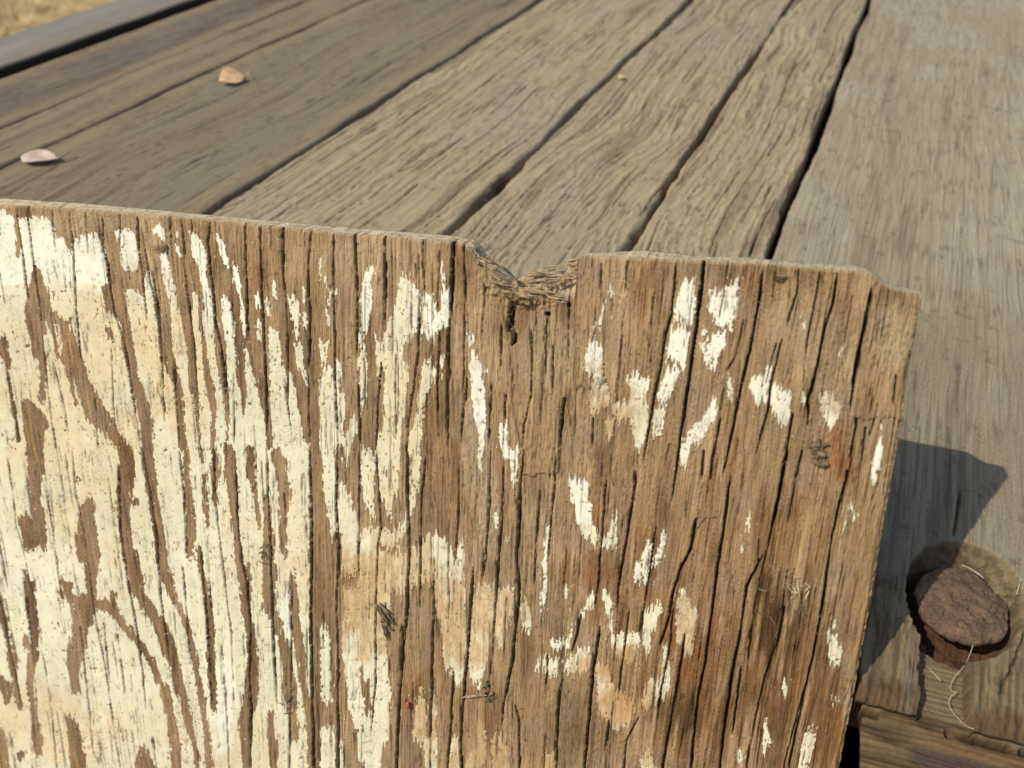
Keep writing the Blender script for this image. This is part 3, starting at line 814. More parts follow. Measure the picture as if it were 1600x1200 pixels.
# ------------------------------------------------------------------ the plank deck
deck = empty('plank_deck', (0.0, 0.19, 0.0)); tag(deck, 'old deck of weathered grey planks with dark gaps behind the painted board', 'deck')
END_L = on_deck(np.array(1346.0), np.array(1085.0)); END_R = on_deck(np.array(1600.0), np.array(1150.0))
def end_y(x):
    """cut line of the plank ends; behind the leaning board it steps back to leave the board room"""
    y = END_L[1] + (x - END_L[0]) * (END_R[1] - END_L[1]) / (END_R[0] - END_L[0])
    return y + sst(.0532, .0522, x) * (.214 - y)
HOLE = on_deck(*np.array([(1418, 900), (1425, 872), (1448, 852), (1480, 843), (1510, 845), (1545, 857), (1578, 878), (1597, 905), (1602, 940), (1598, 975), (1586, 1005), (1560, 1024), (1520, 1032), (1480, 1022), (1450, 1008), (1428, 975), (1417, 935)], float).T)
HC = on_deck(np.array(1506.0), np.array(943.0))
NOTCH = on_deck(*np.array([(1440, 985), (1437, 1040), (1441, 1108), (1443, 1135), (1536, 1150), (1531, 1130), (1517, 1090), (1518, 1050), (1512, 1015)], float).T)
def plank(x0, x1, style, seed, ylen=2.3, detail=1.0, z0=0.0):
    w = x1 - x0
    xm = 0.5 * (x0 + x1); d2 = xm * xm + CAM_H ** 2
    sx = max(.0005, .0009 * math.sqrt(d2 + .25) / .7) / detail
    cols = np.linspace(x0, x1, int(w / sx))
    y = [0.185]
    while y[-1] < ylen: y.append(y[-1] + max(.0007, (y[-1] ** 2 + d2) / 344 * 1.3) / detail * (3 if x1 < -.03 and y[-1] < .34 else 1))
    y = np.array(y)
    Xg, Yg = np.meshgrid(cols, y)
    wv = 0.0045 * (vn(Yg / .09, Yg * 0 + seed, 1) - .5) + .002 * (vn(Yg / .02, Yg * 0 + seed, 2) - .5) + .0008 * (vn(Yg / .005, Yg * 0, 3) - .5)
    e0_ = Xg - x0; e1_ = x1 - Xg
    Xp = Xg + wv * (1 - .8 * sst(0, .03, np.minimum(e0_, e1_)))
    ys = end_y(Xp) + .0016 * (fbm(Xp / .003, Xp * 0, 4, 4) - .5)
    Yp = np.where(Yg < .30, ys + (Yg - .185) / (.30 - .185) * (.30 - ys), Yg)
    sd_ = seed * 3.7
    a, b = Xp * 1000 + sd_ * 50, Yp * 1000                     # millimetres
    lean = 22 * (fbm(b / 170, a / 300, seed, 2) - .5); ax = a + lean
    # growth-ring contours worn into terraces
    ring = ax / 15 + 3.0 * fbm(ax / 46, b / 190, seed + 1, 3) + .55 * fbm(ax / 7, b / 17, seed + 2, 3) + .16 * vn(ax / 2.0, b / 4, seed + 4)
    saw = ring * 1.9; saw = saw - np.floor(saw)
    terrace = sst(0, .80, saw) * (1 - sst(.88, 1.0, saw))
    fine_ = fbm(ax / 1.5, b / 70, seed + 3, 4) - .5
    med = fbm(ax / 5, b / 90, seed + 5, 3) - .5
    patch = fbm(a / 38, b / 70, seed + 3, 2)
    r = 1 - np.abs(vn(ax / 3.0, b / 55, seed + 6) - .5) * 2
    gro = sst(.86, .99, r) * sst(.45, .62, vn(ax / 16, b / 80, seed + 7))
    q_ = ax + 1.6 * (vn(b / 24, a * 0, seed + 2) - .5) + .7 * (vn(b / 6, ax / 9, seed + 3) - .5)
    ln = np.round(q_ / 7.3); off = (hsh(ln, ln * 0 + seed, seed + 8) - .5) * 4.5; wdt = .18 + .75 * hsh(ln, ln * 0 + seed + 9, seed + 1)
    check = sst(wdt, wdt * .25, np.abs(q_ - ln * 7.3 - off)) * sst(.50, .60, vn(b / 75 + ln * 7.7, ln * 3.1, seed + 9))
    T = dict(terrace=.0009, fine=.0010, med=.0012, gro=.0007, check=.0034)
    if style in ('smooth', 'dark'): T = dict(terrace=.00012, fine=.0007, med=.0010, gro=.0004, check=.0012)
    if style == 'sawn': T = dict(terrace=0, fine=.00075, med=.0005, gro=.0, check=.0)
    z = (terrace - .5) * T['terrace'] * sst(.30, .62, patch) + fine_ * T['fine'] + med * T['med'] - gro * T['gro'] - check * T['check']
    ed = np.minimum(e0_, e1_)
    rad = .0035 if style != 'sawn' else .0018
    z = z - rad * (1 - np.sqrt(np.clip(1 - (1 - np.clip(ed / rad, 0, 1)) ** 2, 0, 1)))
    z += .0022 * (fbm(a / 120, b / 400, seed, 2) - .5)
    # colour
    pal = {'relief': ((.242, .197, .124), (.125, .098, .062), (.222, .192, .134)),
           'smooth': ((.145, .121, .078), (.082, .066, .041), (.138, .123, .081)),
           'dark': ((.105, .084, .058), (.055, .041, .027), (.105, .094, .068)),
           'sawn': ((.228, .194, .130), (.160, .131, .086), (.234, .211, .149))}[style if style != 'smoothd' else 'dark']
    t1 = fbm(ax / 9, b / 120, seed + 2, 4); t2 = fbm(a / 45, b / 130, seed + 6, 4)
    c = mixc(np.broadcast_to(np.array(pal[0]), Xp.shape + (3,)), pal[1], sst(.5, .78, t1) * .75)
    c = mixc(c, pal[2], sst(.45, .62, t2) * .85)
    if style == 'relief': c = c * (.88 + .22 * terrace)[..., None]
    if style == 'sawn': gro = sst(.70, .98, 1 - np.abs(vn(a / 1.1, b / 60, 4) - .5) * 2) * .7; check = check * 0; z = z - gro * .0003
    c = c * np.array([1.27, 1.21, 1.14]) * (1 - .45 * gro - .42 * check)[..., None] * (.88 + .26 * (fine_ + .5))[..., None]
    if style in ('smooth', 'dark'):
        wm = sst(.022, .0, np.abs(ed - .012) + .02 * (fbm(a / 6, b / 60, seed) - .35))
        c = mixc(c, np.array([.22, .165, .092]), wm * .85)
        c = mixc(c, np.array([.19, .135, .085]), sst(.58, .72, fbm(ax / 14, b / 60, seed + 1, 4)) * .5)
    else:
        c = mixc(c, np.array([.27, .205, .125]), sst(.56, .72, fbm(a / 30, b / 90, seed + 1, 4)) * .5)
    tn = sst(.66, .78, fbm(a / 6, b / 7, seed + 4, 4)); c = c * (1 - .25 * tn)[..., None]
    if style == 'sawn':
        # worn brown end, bolt hole and broken-out notch
        def inside(poly):
            m = np.zeros(Xp.shape, bool); dd = np.full(Xp.shape, 1.0)
            n = len(poly)
            for i in range(n):
                x_0, y_0 = poly[i][:2]; x_1, y_1 = poly[(i + 1) % n][:2]
                cr_ = ((y_0 > Yp) != (y_1 > Yp)) & (Xp < (x_1 - x_0) * (Yp - y_0) / (y_1 - y_0 + 1e-12) + x_0); m ^= cr_
                t = np.clip(((Xp - x_0) * (x_1 - x_0) + (Yp - y_0) * (y_1 - y_0)) / ((x_1 - x_0) ** 2 + (y_1 - y_0) ** 2), 0, 1)
                dd = np.minimum(dd, np.hypot(Xp - x_0 - t * (x_1 - x_0), Yp - y_0 - t * (y_1 - y_0)))
            return np.where(m, dd, -dd)
        de = Yp - ys
        worn = sst(.013, .004, de + .010 * (fbm(a / 3, b / 9, 5, 4) - .5) * 1.6)
        z -= sst(.006, 0, de) * .0025 * (.4 + fbm(a / 2, b / 2, 3, 3)); z -= worn * .0014 * fbm(a / 1.6, b / 3.5, 7, 4)
        c = mixc(c, np.array([.155, .100, .055]), worn * .9)
        hx, hy = Xp, Yp
        jit = .0012 * (fbm(a / 2.2, b / 2.2, 6, 3) - .5)
        dh = inside(HOLE) + jit; dn = inside(NOTCH) + jit * 1.2
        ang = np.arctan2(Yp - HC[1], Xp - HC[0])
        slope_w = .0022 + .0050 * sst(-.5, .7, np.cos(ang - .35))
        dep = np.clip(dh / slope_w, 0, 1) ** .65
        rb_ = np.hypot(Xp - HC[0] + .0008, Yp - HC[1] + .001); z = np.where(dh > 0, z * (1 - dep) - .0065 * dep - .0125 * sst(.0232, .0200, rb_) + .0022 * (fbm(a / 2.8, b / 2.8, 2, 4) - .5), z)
        c = mixc(c, np.array([.12, .078, .042]) + np.array([.09, .070, .034]) * sst(-.2, .9, np.cos(ang - .3))[..., None], sst(-.0004, .0006, dh) * .9) * (1 - .4 * sst(.45, .6, fbm(a / 2.5, b / 2.5, 8, 4)) * sst(0, .002, dh))[..., None]; c = mixc(c, np.array([.06, .035, .02]), sst(.011, .017, -z) * .8)  # hole colour carries painted shade: dark upper left and depths, paler lit right
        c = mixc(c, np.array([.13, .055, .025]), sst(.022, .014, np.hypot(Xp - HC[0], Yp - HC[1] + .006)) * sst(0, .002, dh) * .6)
        z = np.where(dn > 0, np.minimum(z, -.001) - .013 * sst(0, .0012, dn) * sst(.004, -.001, dh * 0 + (dh - .006)), z)
        # lengths of deep grain either side of the notch
        s1 = sst(.0035, 0, np.abs(Xp - on_deck(np.array(1425.), np.array(1050.))[0])) * sst(.245, .225, Yp); z += s1 * .0007 * np.sin(a * 4.5)
        c = mixc(c, np.array([.22, .20, .165]), s1 * .6)
        split = sst(.0009, .0002, np.abs(Xp - (END_L[0] + .0305) - .0035 * (Yp - .30) / .05 * 1.0)) * sst(.285, .292, Yp) * sst(.325, .31, Yp)
        z -= split * .003; c = c * (1 - .6 * split)[..., None]
        crk = sst(.0007, .0001, np.abs((Xp - .1075) - .012 * (Yp - .235) / .04 + .001 * (vn(b / 2, a * 0, 3) - .5))) * sst(.212, .218, Yp) * sst(.262, .255, Yp)
        z -= crk * .002; c = c * (1 - .6 * crk)[..., None]
        c = mixc(c, np.array([.25, .12, .06]), sst(.004, .001, np.hypot(Xp - .118, (Yp - .224) / 2.2)) * .6)
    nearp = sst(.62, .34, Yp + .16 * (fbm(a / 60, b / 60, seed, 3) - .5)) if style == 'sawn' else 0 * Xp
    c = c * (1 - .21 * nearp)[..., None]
    if style == 'sawn':
        br = sst(.275, .235, Yp + .05 * (fbm(a / 9, b / 14, 2, 4) - .5)); c = mixc(c, c * np.array([.80, .70, .58]), br * .9 * (dh < 0))
        gr2 = sst(.55, .95, 1 - np.abs(vn(ax / 1.3, b / 26, 7) - .5) * 2); z = np.where(dh < 0, z - gr2 * br * .0009, z); c = c * (1 - .35 * gr2 * br)[..., None]
    # sides and end
    th = .034
    Pt = np.stack([Xp, Yp, z + z0], -1)
    def shell(A, fn):
        A = np.concatenate([fn(A[:, :1], 'x'), A, fn(A[:, -1:], 'x')], 1)
        return np.concatenate([fn(A[:1], 'y'), A, fn(A[-1:], 'y')], 0)
    def dn_(A, k):
        B = A.copy(); B[..., 2] = -th + z0; return B
    Pt = np.concatenate([dn_(Pt[:, :1], 0), Pt[:, :1] - [0, 0, .012], Pt, Pt[:, -1:] - [0, 0, .012], dn_(Pt[:, -1:], 0)], 1)
    e_ = Pt[:1].copy(); e_[..., 2] = np.minimum(e_[..., 2], -.0062 + z0); e_[..., 1] += .0002; u_ = e_.copy(); u_[..., 1] += .007; u2_ = dn_(u_, 0); Pt = np.concatenate([u2_, u_, e_, Pt, dn_(Pt[-1:], 0)], 0)
    def pad(A): 
        A = np.concatenate([A[:, :1], A[:, :1], A, A[:, -1:], A[:, -1:]], 1)
        return np.concatenate([A[:1], A[:1], A[:1], A, A[-1:]], 0)
    g = np.stack([ax / 1000, b / 1000, 0 * a], -1)
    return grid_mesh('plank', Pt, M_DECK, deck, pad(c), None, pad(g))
planks = [
    tag(plank(-.0305, .214, 'sawn', 1, detail=1.25), 'wide flat grey plank with straight fine grain and a bolt hole'),
    tag(plank(-.1215, -.0365, 'relief', 2, detail=1.0), 'narrow plank with wavy worn relief beside the wide flat plank'),
    plank(-.2405, -.1262, 'relief', 3), plank(-.4155, -.2475, 'relief', 4, detail=.9),
    plank(-.6195, -.4215, 'smooth', 5, detail=.8), plank(-.6885, -.6235, 'smooth', 6, detail=.8), plank(-.7985, -.6900, 'dark', 7, detail=.8),
    plank(.219, .36, 'relief', 8, detail=.45), plank(.364, .55, 'smooth', 9, detail=.4)]
def rail():
    x0, x1 = -.922, -.829; cols = np.linspace(x0, x1, 90); y = np.linspace(.2, 2.3, 900); Xg, Yg = np.meshgrid(cols, y)
    a, b = Xg * 1000, Yg * 1000; ed = np.minimum(Xg - x0, x1 - Xg); rad = np.where(Xg - x0 < .04, .014, .004)
    z = -rad * (1 - np.sqrt(np.clip(1 - (1 - np.clip(ed / rad, 0, 1)) ** 2, 0, 1))) + .0012 * (fbm(a / 4, b / 60, 3, 4) - .5)
    c = mixc(np.broadcast_to(np.array([.20, .182, .14]), Xg.shape + (3,)), np.array([.20, .15, .11]), sst(-.875, -.835, Xg + .01 * (fbm(a / 9, b / 90, 5) - .5)) * .6)
    c = c * (.75 + .5 * fbm(a / 3, b / 80, 6, 4))[..., None]; c[:, -1] = (.03, .022, .012)  # side towards the gap painted near black, standing in for its shade
    Xg = Xg + .004 * (fbm(b / 60, a * 0, 2, 2) - .5)
    P_ = np.stack([Xg, Yg, z], -1); lo = P_.copy(); lo[..., 2] = -.045
    P_ = np.concatenate([lo[:, :1], P_, lo[:, -1:]], 1); P_ = np.concatenate([np.where(np.arange(3) == 2, -.045, P_[:1]), P_], 0)
    pd = lambda A: np.concatenate([A[:1, [0] + list(range(A.shape[1])) + [-1]], A[:, [0] + list(range(A.shape[1])) + [-1]]], 0)
    return grid_mesh('edge_board', P_, M_DECK, deck, pd(c), None, pd(np.stack([a / 1000, b / 1000, 0 * a], -1)))
tag(rail(), 'rounded grey board along the far side of the deck beyond a wide dark gap')
def beam():
    """crossing timber under the plank ends; its grain runs across the planks"""
    cols = np.concatenate([np.linspace(0, .12, 460), np.linspace(.121, .48, 110)]); y = np.linspace(.146, .232, 250)
    Xg, Yg = np.meshgrid(cols, y); sl = .13
    le = on_deck(np.array([1347., 1344.]), np.array([1092., 1200.]), -.008)
    Xg = Xg + le[0, 0] + (Yg - le[0, 1]) * (le[1, 0] - le[0, 0]) / (le[1, 1] - le[0, 1]) + .0006 * (vn(Yg / .003, Yg * 0, 3) - .5)
    a, b = Xg * 1000, (Yg - sl * (Xg - .05)) * 1000
    r = 1 - np.abs(vn(b / 3.2, a / 70, 4) - .5) * 2
    gro = sst(.8, .98, r) * sst(.35, .6, vn(b / 9, a / 40, 5)); ridge = np.sin(b / 2.4 * 2 * math.pi + 4 * fbm(b / 8, a / 30, 2))
    ey_ = END_L[1] + (Xg - END_L[0]) * (END_R[1] - END_L[1]) / (END_R[0] - END_L[0]); slot = sst(.0024, .0010, np.abs(Yg - ey_ + .0012 + .0014 * (fbm(a / 3, a * 0, 5, 3) - .5))) * sst(.3, .5, vn(a / 7, a * 0, 8) + .25)
    nt_ = 1 - sst(.0605, .0635, Xg) * sst(.0875, .0845, Xg)
    slot = slot * nt_
    z = -.0082 - .006 * slot + (fbm(b / 3, a / 40, 6, 4) - .5) * .0016 - gro * .0008 + ridge * .00022 - .0015 * sst(.19, .14, Yg)
    c = mixc(np.broadcast_to(np.array([.135, .088, .040]), Xg.shape + (3,)), np.array([.075, .044, .020]), sst(.45, .7, fbm(b / 6, a / 45, 3, 4)))
    c = mixc(c, np.array([.12, .062, .03]), sst(.5, .7, fbm(a / 20, b / 9, 8, 4)) * .5)
    hd = np.hypot(Xg - HC[0], Yg - HC[1]); c = mixc(c, np.array([.17, .125, .07]), sst(.196, .203, Yg) * .8)
    c = mixc(c, np.array([.085, .040, .022]), sst(.030, .022, hd + .004 * (fbm(a / 2, b / 2, 5) - .5)) * .85); z += sst(.030, .022, hd) * .0034 * (fbm(a / 1.6, b / 1.6, 3, 4) - .5) - .012 * sst(.0265, .0245, hd)
    # darker bruised band crossing the right part
    q = on_deck(np.array([1435., 1600.]), np.array([1150., 1192.]))
    bl = q[0, 1] + (Xg - q[0, 0]) * (q[1, 1] - q[0, 1]) / (q[1, 0] - q[0, 0])
    band = sst(.0042, .0024, np.abs(Yg - bl + .002) + .0018 * (fbm(a / 3, b / 2, 7, 4) - .5)) * sst(q[0, 0] - .002, q[0, 0] + .003, Xg)
    c = mixc(c, np.array([.062, .042, .033]), band * .85); z -= band * .0005
    c = c * (1 - .45 * gro)[..., None] * (1 - .8 * slot)[..., None]  # slot also darkened in the colour, for the shade of the gap
    P_ = np.stack([Xg, Yg, z], -1); n = P_.shape[1]; idx = [0] + list(range(n)) + [n - 1]
    lo = np.where(np.arange(3) == 2, -.12, P_) + [.035, 0, 0]
    P_ = np.concatenate([lo[:, :1], P_, lo[:, -1:]], 1); P_ = np.concatenate([np.where(np.arange(3) == 2, -.12, P_[:1]), P_, np.where(np.arange(3) == 2, -.12, P_[-1:])], 0)
    pd = lambda A: A[:, idx][[0] + list(range(A.shape[0])) + [-1]]
    return grid_mesh('crossbeam', P_, M_BEAM, deck, pd(c), None, pd(np.stack([b / 1000, a / 1000, 0 * a], -1)))
tag(beam(), 'brown timber crossing under the ends of the planks')

# bolt: rusty domed head with a flaked rim, washer under it
def rust_mat():
    m, N, L, b = newmat('rusty_iron', .82, .3)
    tc = N.new('ShaderNodeTexCoord')
    def nz(s, d, r=.6):
        n = N.new('ShaderNodeTexNoise'); n.inputs['Scale'].default_value = s; n.inputs['Detail'].default_value = d; n.inputs['Roughness'].default_value = r; L.new(tc.outputs['Object'], n.inputs[0]); return n
    a, c = nz(160, 6, .7), nz(900, 6, .75)
    cr = N.new('ShaderNodeValToRGB'); e = cr.color_ramp.elements
    e[0].position = .36; e[0].color = (.050, .026, .016, 1); e[1].position = .68; e[1].color = (.32, .165, .080, 1)
    x = e.new(.47); x.color = (.112, .070, .040, 1); x = e.new(.58); x.color = (.185, .112, .066, 1)
    mx = N.new('ShaderNodeMath'); mx.operation = 'MULTIPLY_ADD'; mx.inputs[1].default_value = .55
    L.new(a.outputs[0], mx.inputs[0]); h = N.new('ShaderNodeMath'); h.operation = 'MULTIPLY'; h.inputs[1].default_value = .45; L.new(c.outputs[0], h.inputs[0]); L.new(h.outputs[0], mx.inputs[2])
    L.new(mx.outputs[0], cr.inputs[0]); L.new(cr.outputs[0], b.inputs['Base Color'])
    bu = N.new('ShaderNodeBump'); bu.inputs['Distance'].default_value = .0014; L.new(mx.outputs[0], bu.inputs['Height']); L.new(bu.outputs[0], b.inputs['Normal'])
    return m
M_RUST = rust_mat()
bz = -.0035
bc = on_deck(np.array(1503.0), np.array(945.0), bz)
nr_, na_ = 46, 150
rr_, aa_ = np.meshgrid(np.linspace(0, 1, nr_), np.linspace(0, 2 * math.pi, na_), indexing='ij')
RB = .0178 * (1 + .06 * (fbm(np.cos(aa_) * 4 + 9, np.sin(aa_) * 4 + 9, 3, 5) - .5) * 2 - .02 * np.cos(aa_ * 2 + .6))
bx = bc[0] + np.cos(aa_) * RB * rr_; by = bc[1] + np.sin(aa_) * RB * rr_
zz = bz + .0042 * (1 - rr_ ** 2.2) + .0022 * (fbm(bx * 420, by * 420, 4, 5) - .5) + .0010 * (fbm(bx * 130, by * 130, 7, 3) - .5) - .0012 * sst(.62, .75, fbm(bx * 300, by * 300, 9, 3))
Ph = np.stack([bx, by, zz], -1)
q1 = Ph[-1:].copy(); q1[..., 2] -= .0022; q2 = Ph[-1:].copy(); q2 = (q2 - bc) * [.93, .93, 1] + bc; q2[..., 2] = bz - .0034; q3 = q2.copy(); q3[..., :2] = (q3[..., :2] - bc[:2]) * .45 + bc[:2]; q4 = q3.copy(); q4[..., 2] = -.03
Ph = np.concatenate([Ph, q1, q2, q3, q4], 0)
bolt = grid_mesh('bolt_head', Ph, M_RUST, deck); tag(bolt, 'rusty domed bolt head sunk in the plank hole')
# broken piece of washer showing at the lower left
th_ = np.linspace(math.radians(196), math.radians(250), 30); w_ = []
for t in th_:
    j = .0007 * math.sin(t * 9) + .0005 * math.sin(t * 23)
    for (ri, zi) in ((.0135, -.0090), (.0135, -.0062), (.0190 + j, -.0040), (.0216 + j, -.0046), (.0218 + j, -.0090), (.0135, -.0090)):
        w_.append((bc[0] + math.cos(t) * ri, bc[1] - .0012 + math.sin(t) * ri, zi + .0005 * math.sin(t * 13 + ri * 900)))
wsh = grid_mesh('washer', np.array(w_).reshape(30, 6, 3), M_RUST, bolt)
wsh.location = -Vector(deck.location) * 0
# floor of the hole is bare; a few rust flakes lie on it
rv = random.Random(5)

# added sheet under the planks, blocks sunlit ground so the gaps stay dark
def under():
    Xg, Yg = np.meshgrid(np.linspace(-.80, .55, 60), np.linspace(.235, 2.28, 60)); P_ = np.stack([Xg, Yg, np.full_like(Xg, -.048)], -1)
    lo = P_ - [0, 0, .02]; full = np.concatenate([lo[:1], P_, lo[-1:], lo[::-1]], 0)
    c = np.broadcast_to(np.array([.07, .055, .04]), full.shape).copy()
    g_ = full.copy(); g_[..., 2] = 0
    return grid_mesh('gap_shade_sheet', full, M_BEAM, deck, c, None, g_)
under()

def end_shade_sheet():  # added dark sheet behind the board, keeps the void by the beam black
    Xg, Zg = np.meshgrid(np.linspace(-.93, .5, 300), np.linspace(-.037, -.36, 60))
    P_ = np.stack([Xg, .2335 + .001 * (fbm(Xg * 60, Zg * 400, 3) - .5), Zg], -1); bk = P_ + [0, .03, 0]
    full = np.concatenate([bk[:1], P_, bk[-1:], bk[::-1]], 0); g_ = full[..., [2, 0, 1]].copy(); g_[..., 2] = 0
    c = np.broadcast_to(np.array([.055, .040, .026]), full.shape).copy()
    return grid_mesh('void_shade_sheet', full, M_BEAM, deck, c, None, g_)
end_shade_sheet()
# ------------------------------------------------------------------ splinters on the board
def splinter(mb, p0, p1, w, fl_=.55, n=9, bend=0.0, out0=.001, out1=.001, seed=0, k=6):
    """ragged sliver between two traced points, w = width in photo px"""
    r_ = random.Random(seed); pts = []; rad = []
    for i in range(n):
        t = i / (n - 1)
        x = p0[0] * (1 - t) + p1[0] * t; y = p0[1] * (1 - t) + p1[1] * t + bend * math.sin(math.pi * t)
        pts.append(bp(x + r_.uniform(-.5, .5), y + r_.uniform(-.5, .5), out0 * (1 - t) + out1 * t + r_.uniform(-.0001, .0001)))
        env = min(1, .35 + 3.2 * min(t, 1 - t)); rad.append(w * .5 * .00027 * env * r_.uniform(.75, 1.2))
    mb.tube(pts, rad, k, fl_)
tears = [  # start, end, width, bend, out0, out1
 ((722, 376), (742, 392), 9, -2, -.004, -.002), ((728, 384), (751, 402), 8, -2, -.003, -.001), ((738, 402), (776, 417), 8, -3, -.002, .0005), ((745, 410), (787, 428), 7, -3, -.001, .001),
 ((752, 400), (784, 421), 6, -2, -.004, -.003), ((760, 422), (796, 441), 7, 2, 0, .001), ((766, 437), (812, 445), 6, 3, .0005, .001), ((796, 436), (872, 424), 9, -3, -.006, -.006), ((800, 443), (884, 436), 7, 2, -.005, -.004),
 ((798, 451), (868, 459), 9, -1, .0002, .0004), ((802, 459), (846, 463), 8, 1, .0004, .0002), ((876, 410), (905, 406), 6, 0, -.005, -.004), ((874, 417), (906, 414), 6, 1, -.005, -.003), ((880, 424), (906, 421), 5, 0, -.004, -.002),
 ((877, 430), (904, 428), 6, 1, -.004, -.002), ((866, 448), (898, 434), 11, -3, -.001, -.001), ((852, 462), (890, 470), 8, 2, .0003, -.0006), ((780, 450), (796, 470), 7, 1, .0003, .0001), ((840, 424), (874, 420), 6, -1, -.006, -.006)]
_rt = random.Random(9)
for _i in range(22):
    _x = _rt.uniform(738, 896); _y = np.interp(_x, [735, 760, 800, 880, 897], [388, 412, 440, 436, 412]) + _rt.uniform(-4, 26)
    _ln = _rt.uniform(8, 24); _a = _rt.gauss(0, .22) + (.45 if _x < 790 else -.08)
    tears.append(((_x - math.cos(_a) * _ln / 2, _y - math.sin(_a) * _ln / 2), (_x + math.cos(_a) * _ln / 2, _y + math.sin(_a) * _ln / 2), _rt.uniform(4, 7), 0, _rt.uniform(-.006, .0008), _rt.uniform(-.004, .0012)))
for i, (p0, p1, w, bd, o0, o1) in enumerate(tears):
    mb = MB(); rs = random.Random(i * 3 + 1)
    for k_ in range(4):
        ta = rs.uniform(0, .35); tb = rs.uniform(.55, 1.05); jy = (k_ - 1.5) * w * .22
        q0 = (p0[0] + (p1[0] - p0[0]) * ta, p0[1] + (p1[1] - p0[1]) * ta + jy); q1 = (p0[0] + (p1[0] - p0[0]) * tb, p0[1] + (p1[1] - p0[1]) * tb + jy + rs.uniform(-2, 2))
        splinter(mb, q0, q1, w * rs.uniform(.28, .48), rs.uniform(.5, .9), 6, bd * rs.uniform(0, 1), o0 + rs.uniform(-.0006, .0008), o1 + rs.uniform(-.0006, .0010), seed=i + 50 * k_, k=4)
    mb.build('splinter', M_CHIP, board, smooth=False)
mb = MB(); splinter(mb, (1212, 438), (1230, 430), 7, .3, 7, -1, .0008, .0018, 90); splinter(mb, (1213, 440), (1226, 437), 5, .3, 7, 0, .0005, .001, 91); mb.build('splinter', M_CHIPD, board)
# loose fibres all over the face: uncountable fuzz
mb = MB(); r_ = random.Random(3)
def hair(x, y, L_, ang, curl, rad, out=.0004, lift=.0006, n=7):
    pts = []; cx, cy = x, y
    for i in range(n):
        t = i / (n - 1); pts.append(bp(cx, cy, out + lift * math.sin(math.pi * t))); cx += math.cos(ang) * L_ / n; cy += math.sin(ang) * L_ / n; ang += curl
    mb.tube(pts, rad, 3, 1.0, cap=False)
for i in range(400):
    z_ = r_.random()
    if z_ < .25: x, y = r_.gauss(825, 50), r_.gauss(450, 40)
    elif z_ < .5: x, y = r_.uniform(1150, 1400), r_.uniform(440, 1000)
    elif z_ < .6: x, y = r_.gauss(1240, 20), r_.gauss(915, 25)
    else: x, y = r_.uniform(5, 1380), r_.uniform(380, 1190)
    ftop = np.interp(x, FRONT[:, 0], FRONT[:, 1])
    if y < ftop + 6 or x > right_at(y) - 12: continue
    hair(x, y, r_.uniform(6, 26), r_.uniform(0, 6.28), r_.uniform(-.35, .35), r_.uniform(.00003, .00006), .0003, r_.uniform(.0002, .0012))
for i in range(80):                                    # fuzz standing on the sawn top edge
    x = r_.uniform(5, 1430); y = np.interp(x, BACK[:, 0], BACK[:, 1]) + 5
    s = len(mb.v); hair(x, y, r_.uniform(3, 10), r_.uniform(3.5, 5.9), r_.uniform(-.4, .4), r_.uniform(.00003, .00006), r_.uniform(-.006, 0), .0001)
o = mb.build('loose_fibres', M_FIBRE, board); o['kind'] = 'stuff'

# ------------------------------------------------------------------ small things resting on board and deck
def lump_mesh(name, spec, mat, parent, px, py, seed):
    """crumpled bits: list of (dx, dy, length, angle, width)"""
    m = MB()
    for i, (dx, dy, L_, an, w) in enumerate(spec):
        c, s = math.cos(an) * L_ / 2, math.sin(an) * L_ / 2
        splinter(m, (px + dx - c, py + dy - s), (px + dx + c, py + dy + s), w, .7, 7, random.Random(seed + i).uniform(-2, 2), .0009, random.Random(seed + i).uniform(.0008, .0022), seed + i)
    return m.build(name, mat, parent)
def debris(name, px, py, label, cat, n, spread, seed, mat=M_CHIPD, Lr=(5, 16), wr=(2, 5), group=None, ang=None, extra=()):
    r = random.Random(seed); e = empty(name, bp(px, py, .0004)); tag(e, label, cat, group)
    spec = [(r.gauss(0, spread[0]), r.gauss(0, spread[1]), r.uniform(*Lr), (r.uniform(0, 3.14) if ang is None else ang + r.uniform(-.35, .35)), r.uniform(*wr)) for _ in range(n)] + list(extra)
    lump_mesh('crumb_cluster', spec, mat, e, px, py, seed)
    global mb
    mb = MB()
    for i in range(14): hair(px + r.gauss(0, spread[0] * 1.5), py + r.gauss(0, spread[1] * 1.5), r.uniform(10, 30), r.uniform(0, 6.28), r.uniform(-.3, .3), .00005, .0009, .0012)
    o = mb.build('web_threads', M_FIBRE, e); return e
debris('cocoon', 1276, 706, 'crumpled brown cocoon remains stuck near the right side of the painted board', 'cocoon', 11, (7, 9), 21, Lr=(8, 20), wr=(4, 8), extra=((4, -10, 34, -.05, 7), (0, 14, 20, .6, 8), (8, 2, 8, 1.4, 10)))
debris('wood_chip', 603, 972, 'frayed dark chip lodged beside a crack low in the middle of the board', 'wood chip', 9, (5, 12), 31, ang=.95, Lr=(14, 30), wr=(3, 6), extra=((-6, -16, 36, .95, 8), (6, -10, 34, .9, 5)))
debris('wood_chip', 760, 1078, 'dark crumb with a pale splinter lying across the lower middle of the board', 'wood chip', 7, (6, 7), 41, Lr=(6, 14), wr=(4, 8))
mb = MB(); splinter(mb, (722, 1089), (764, 1082), 6, .4, 8, -1, .0010, .0022, 44); mb.build('pale_splinter', M_CHIP, bpy.data.objects['wood_chip.001'])
debris('fluff_tuft', 420, 865, 'tiny brown tuft of fluff on a crack left of centre', 'tuft', 12, (4, 6), 51, Lr=(5, 12), wr=(1.5, 3.5))
debris('fluff_tuft', 455, 1088, 'tuft of dark dry fibres below the smaller tuft on the painted left part', 'tuft', 12, (6, 9), 61, Lr=(6, 16), wr=(1.5, 3.5))
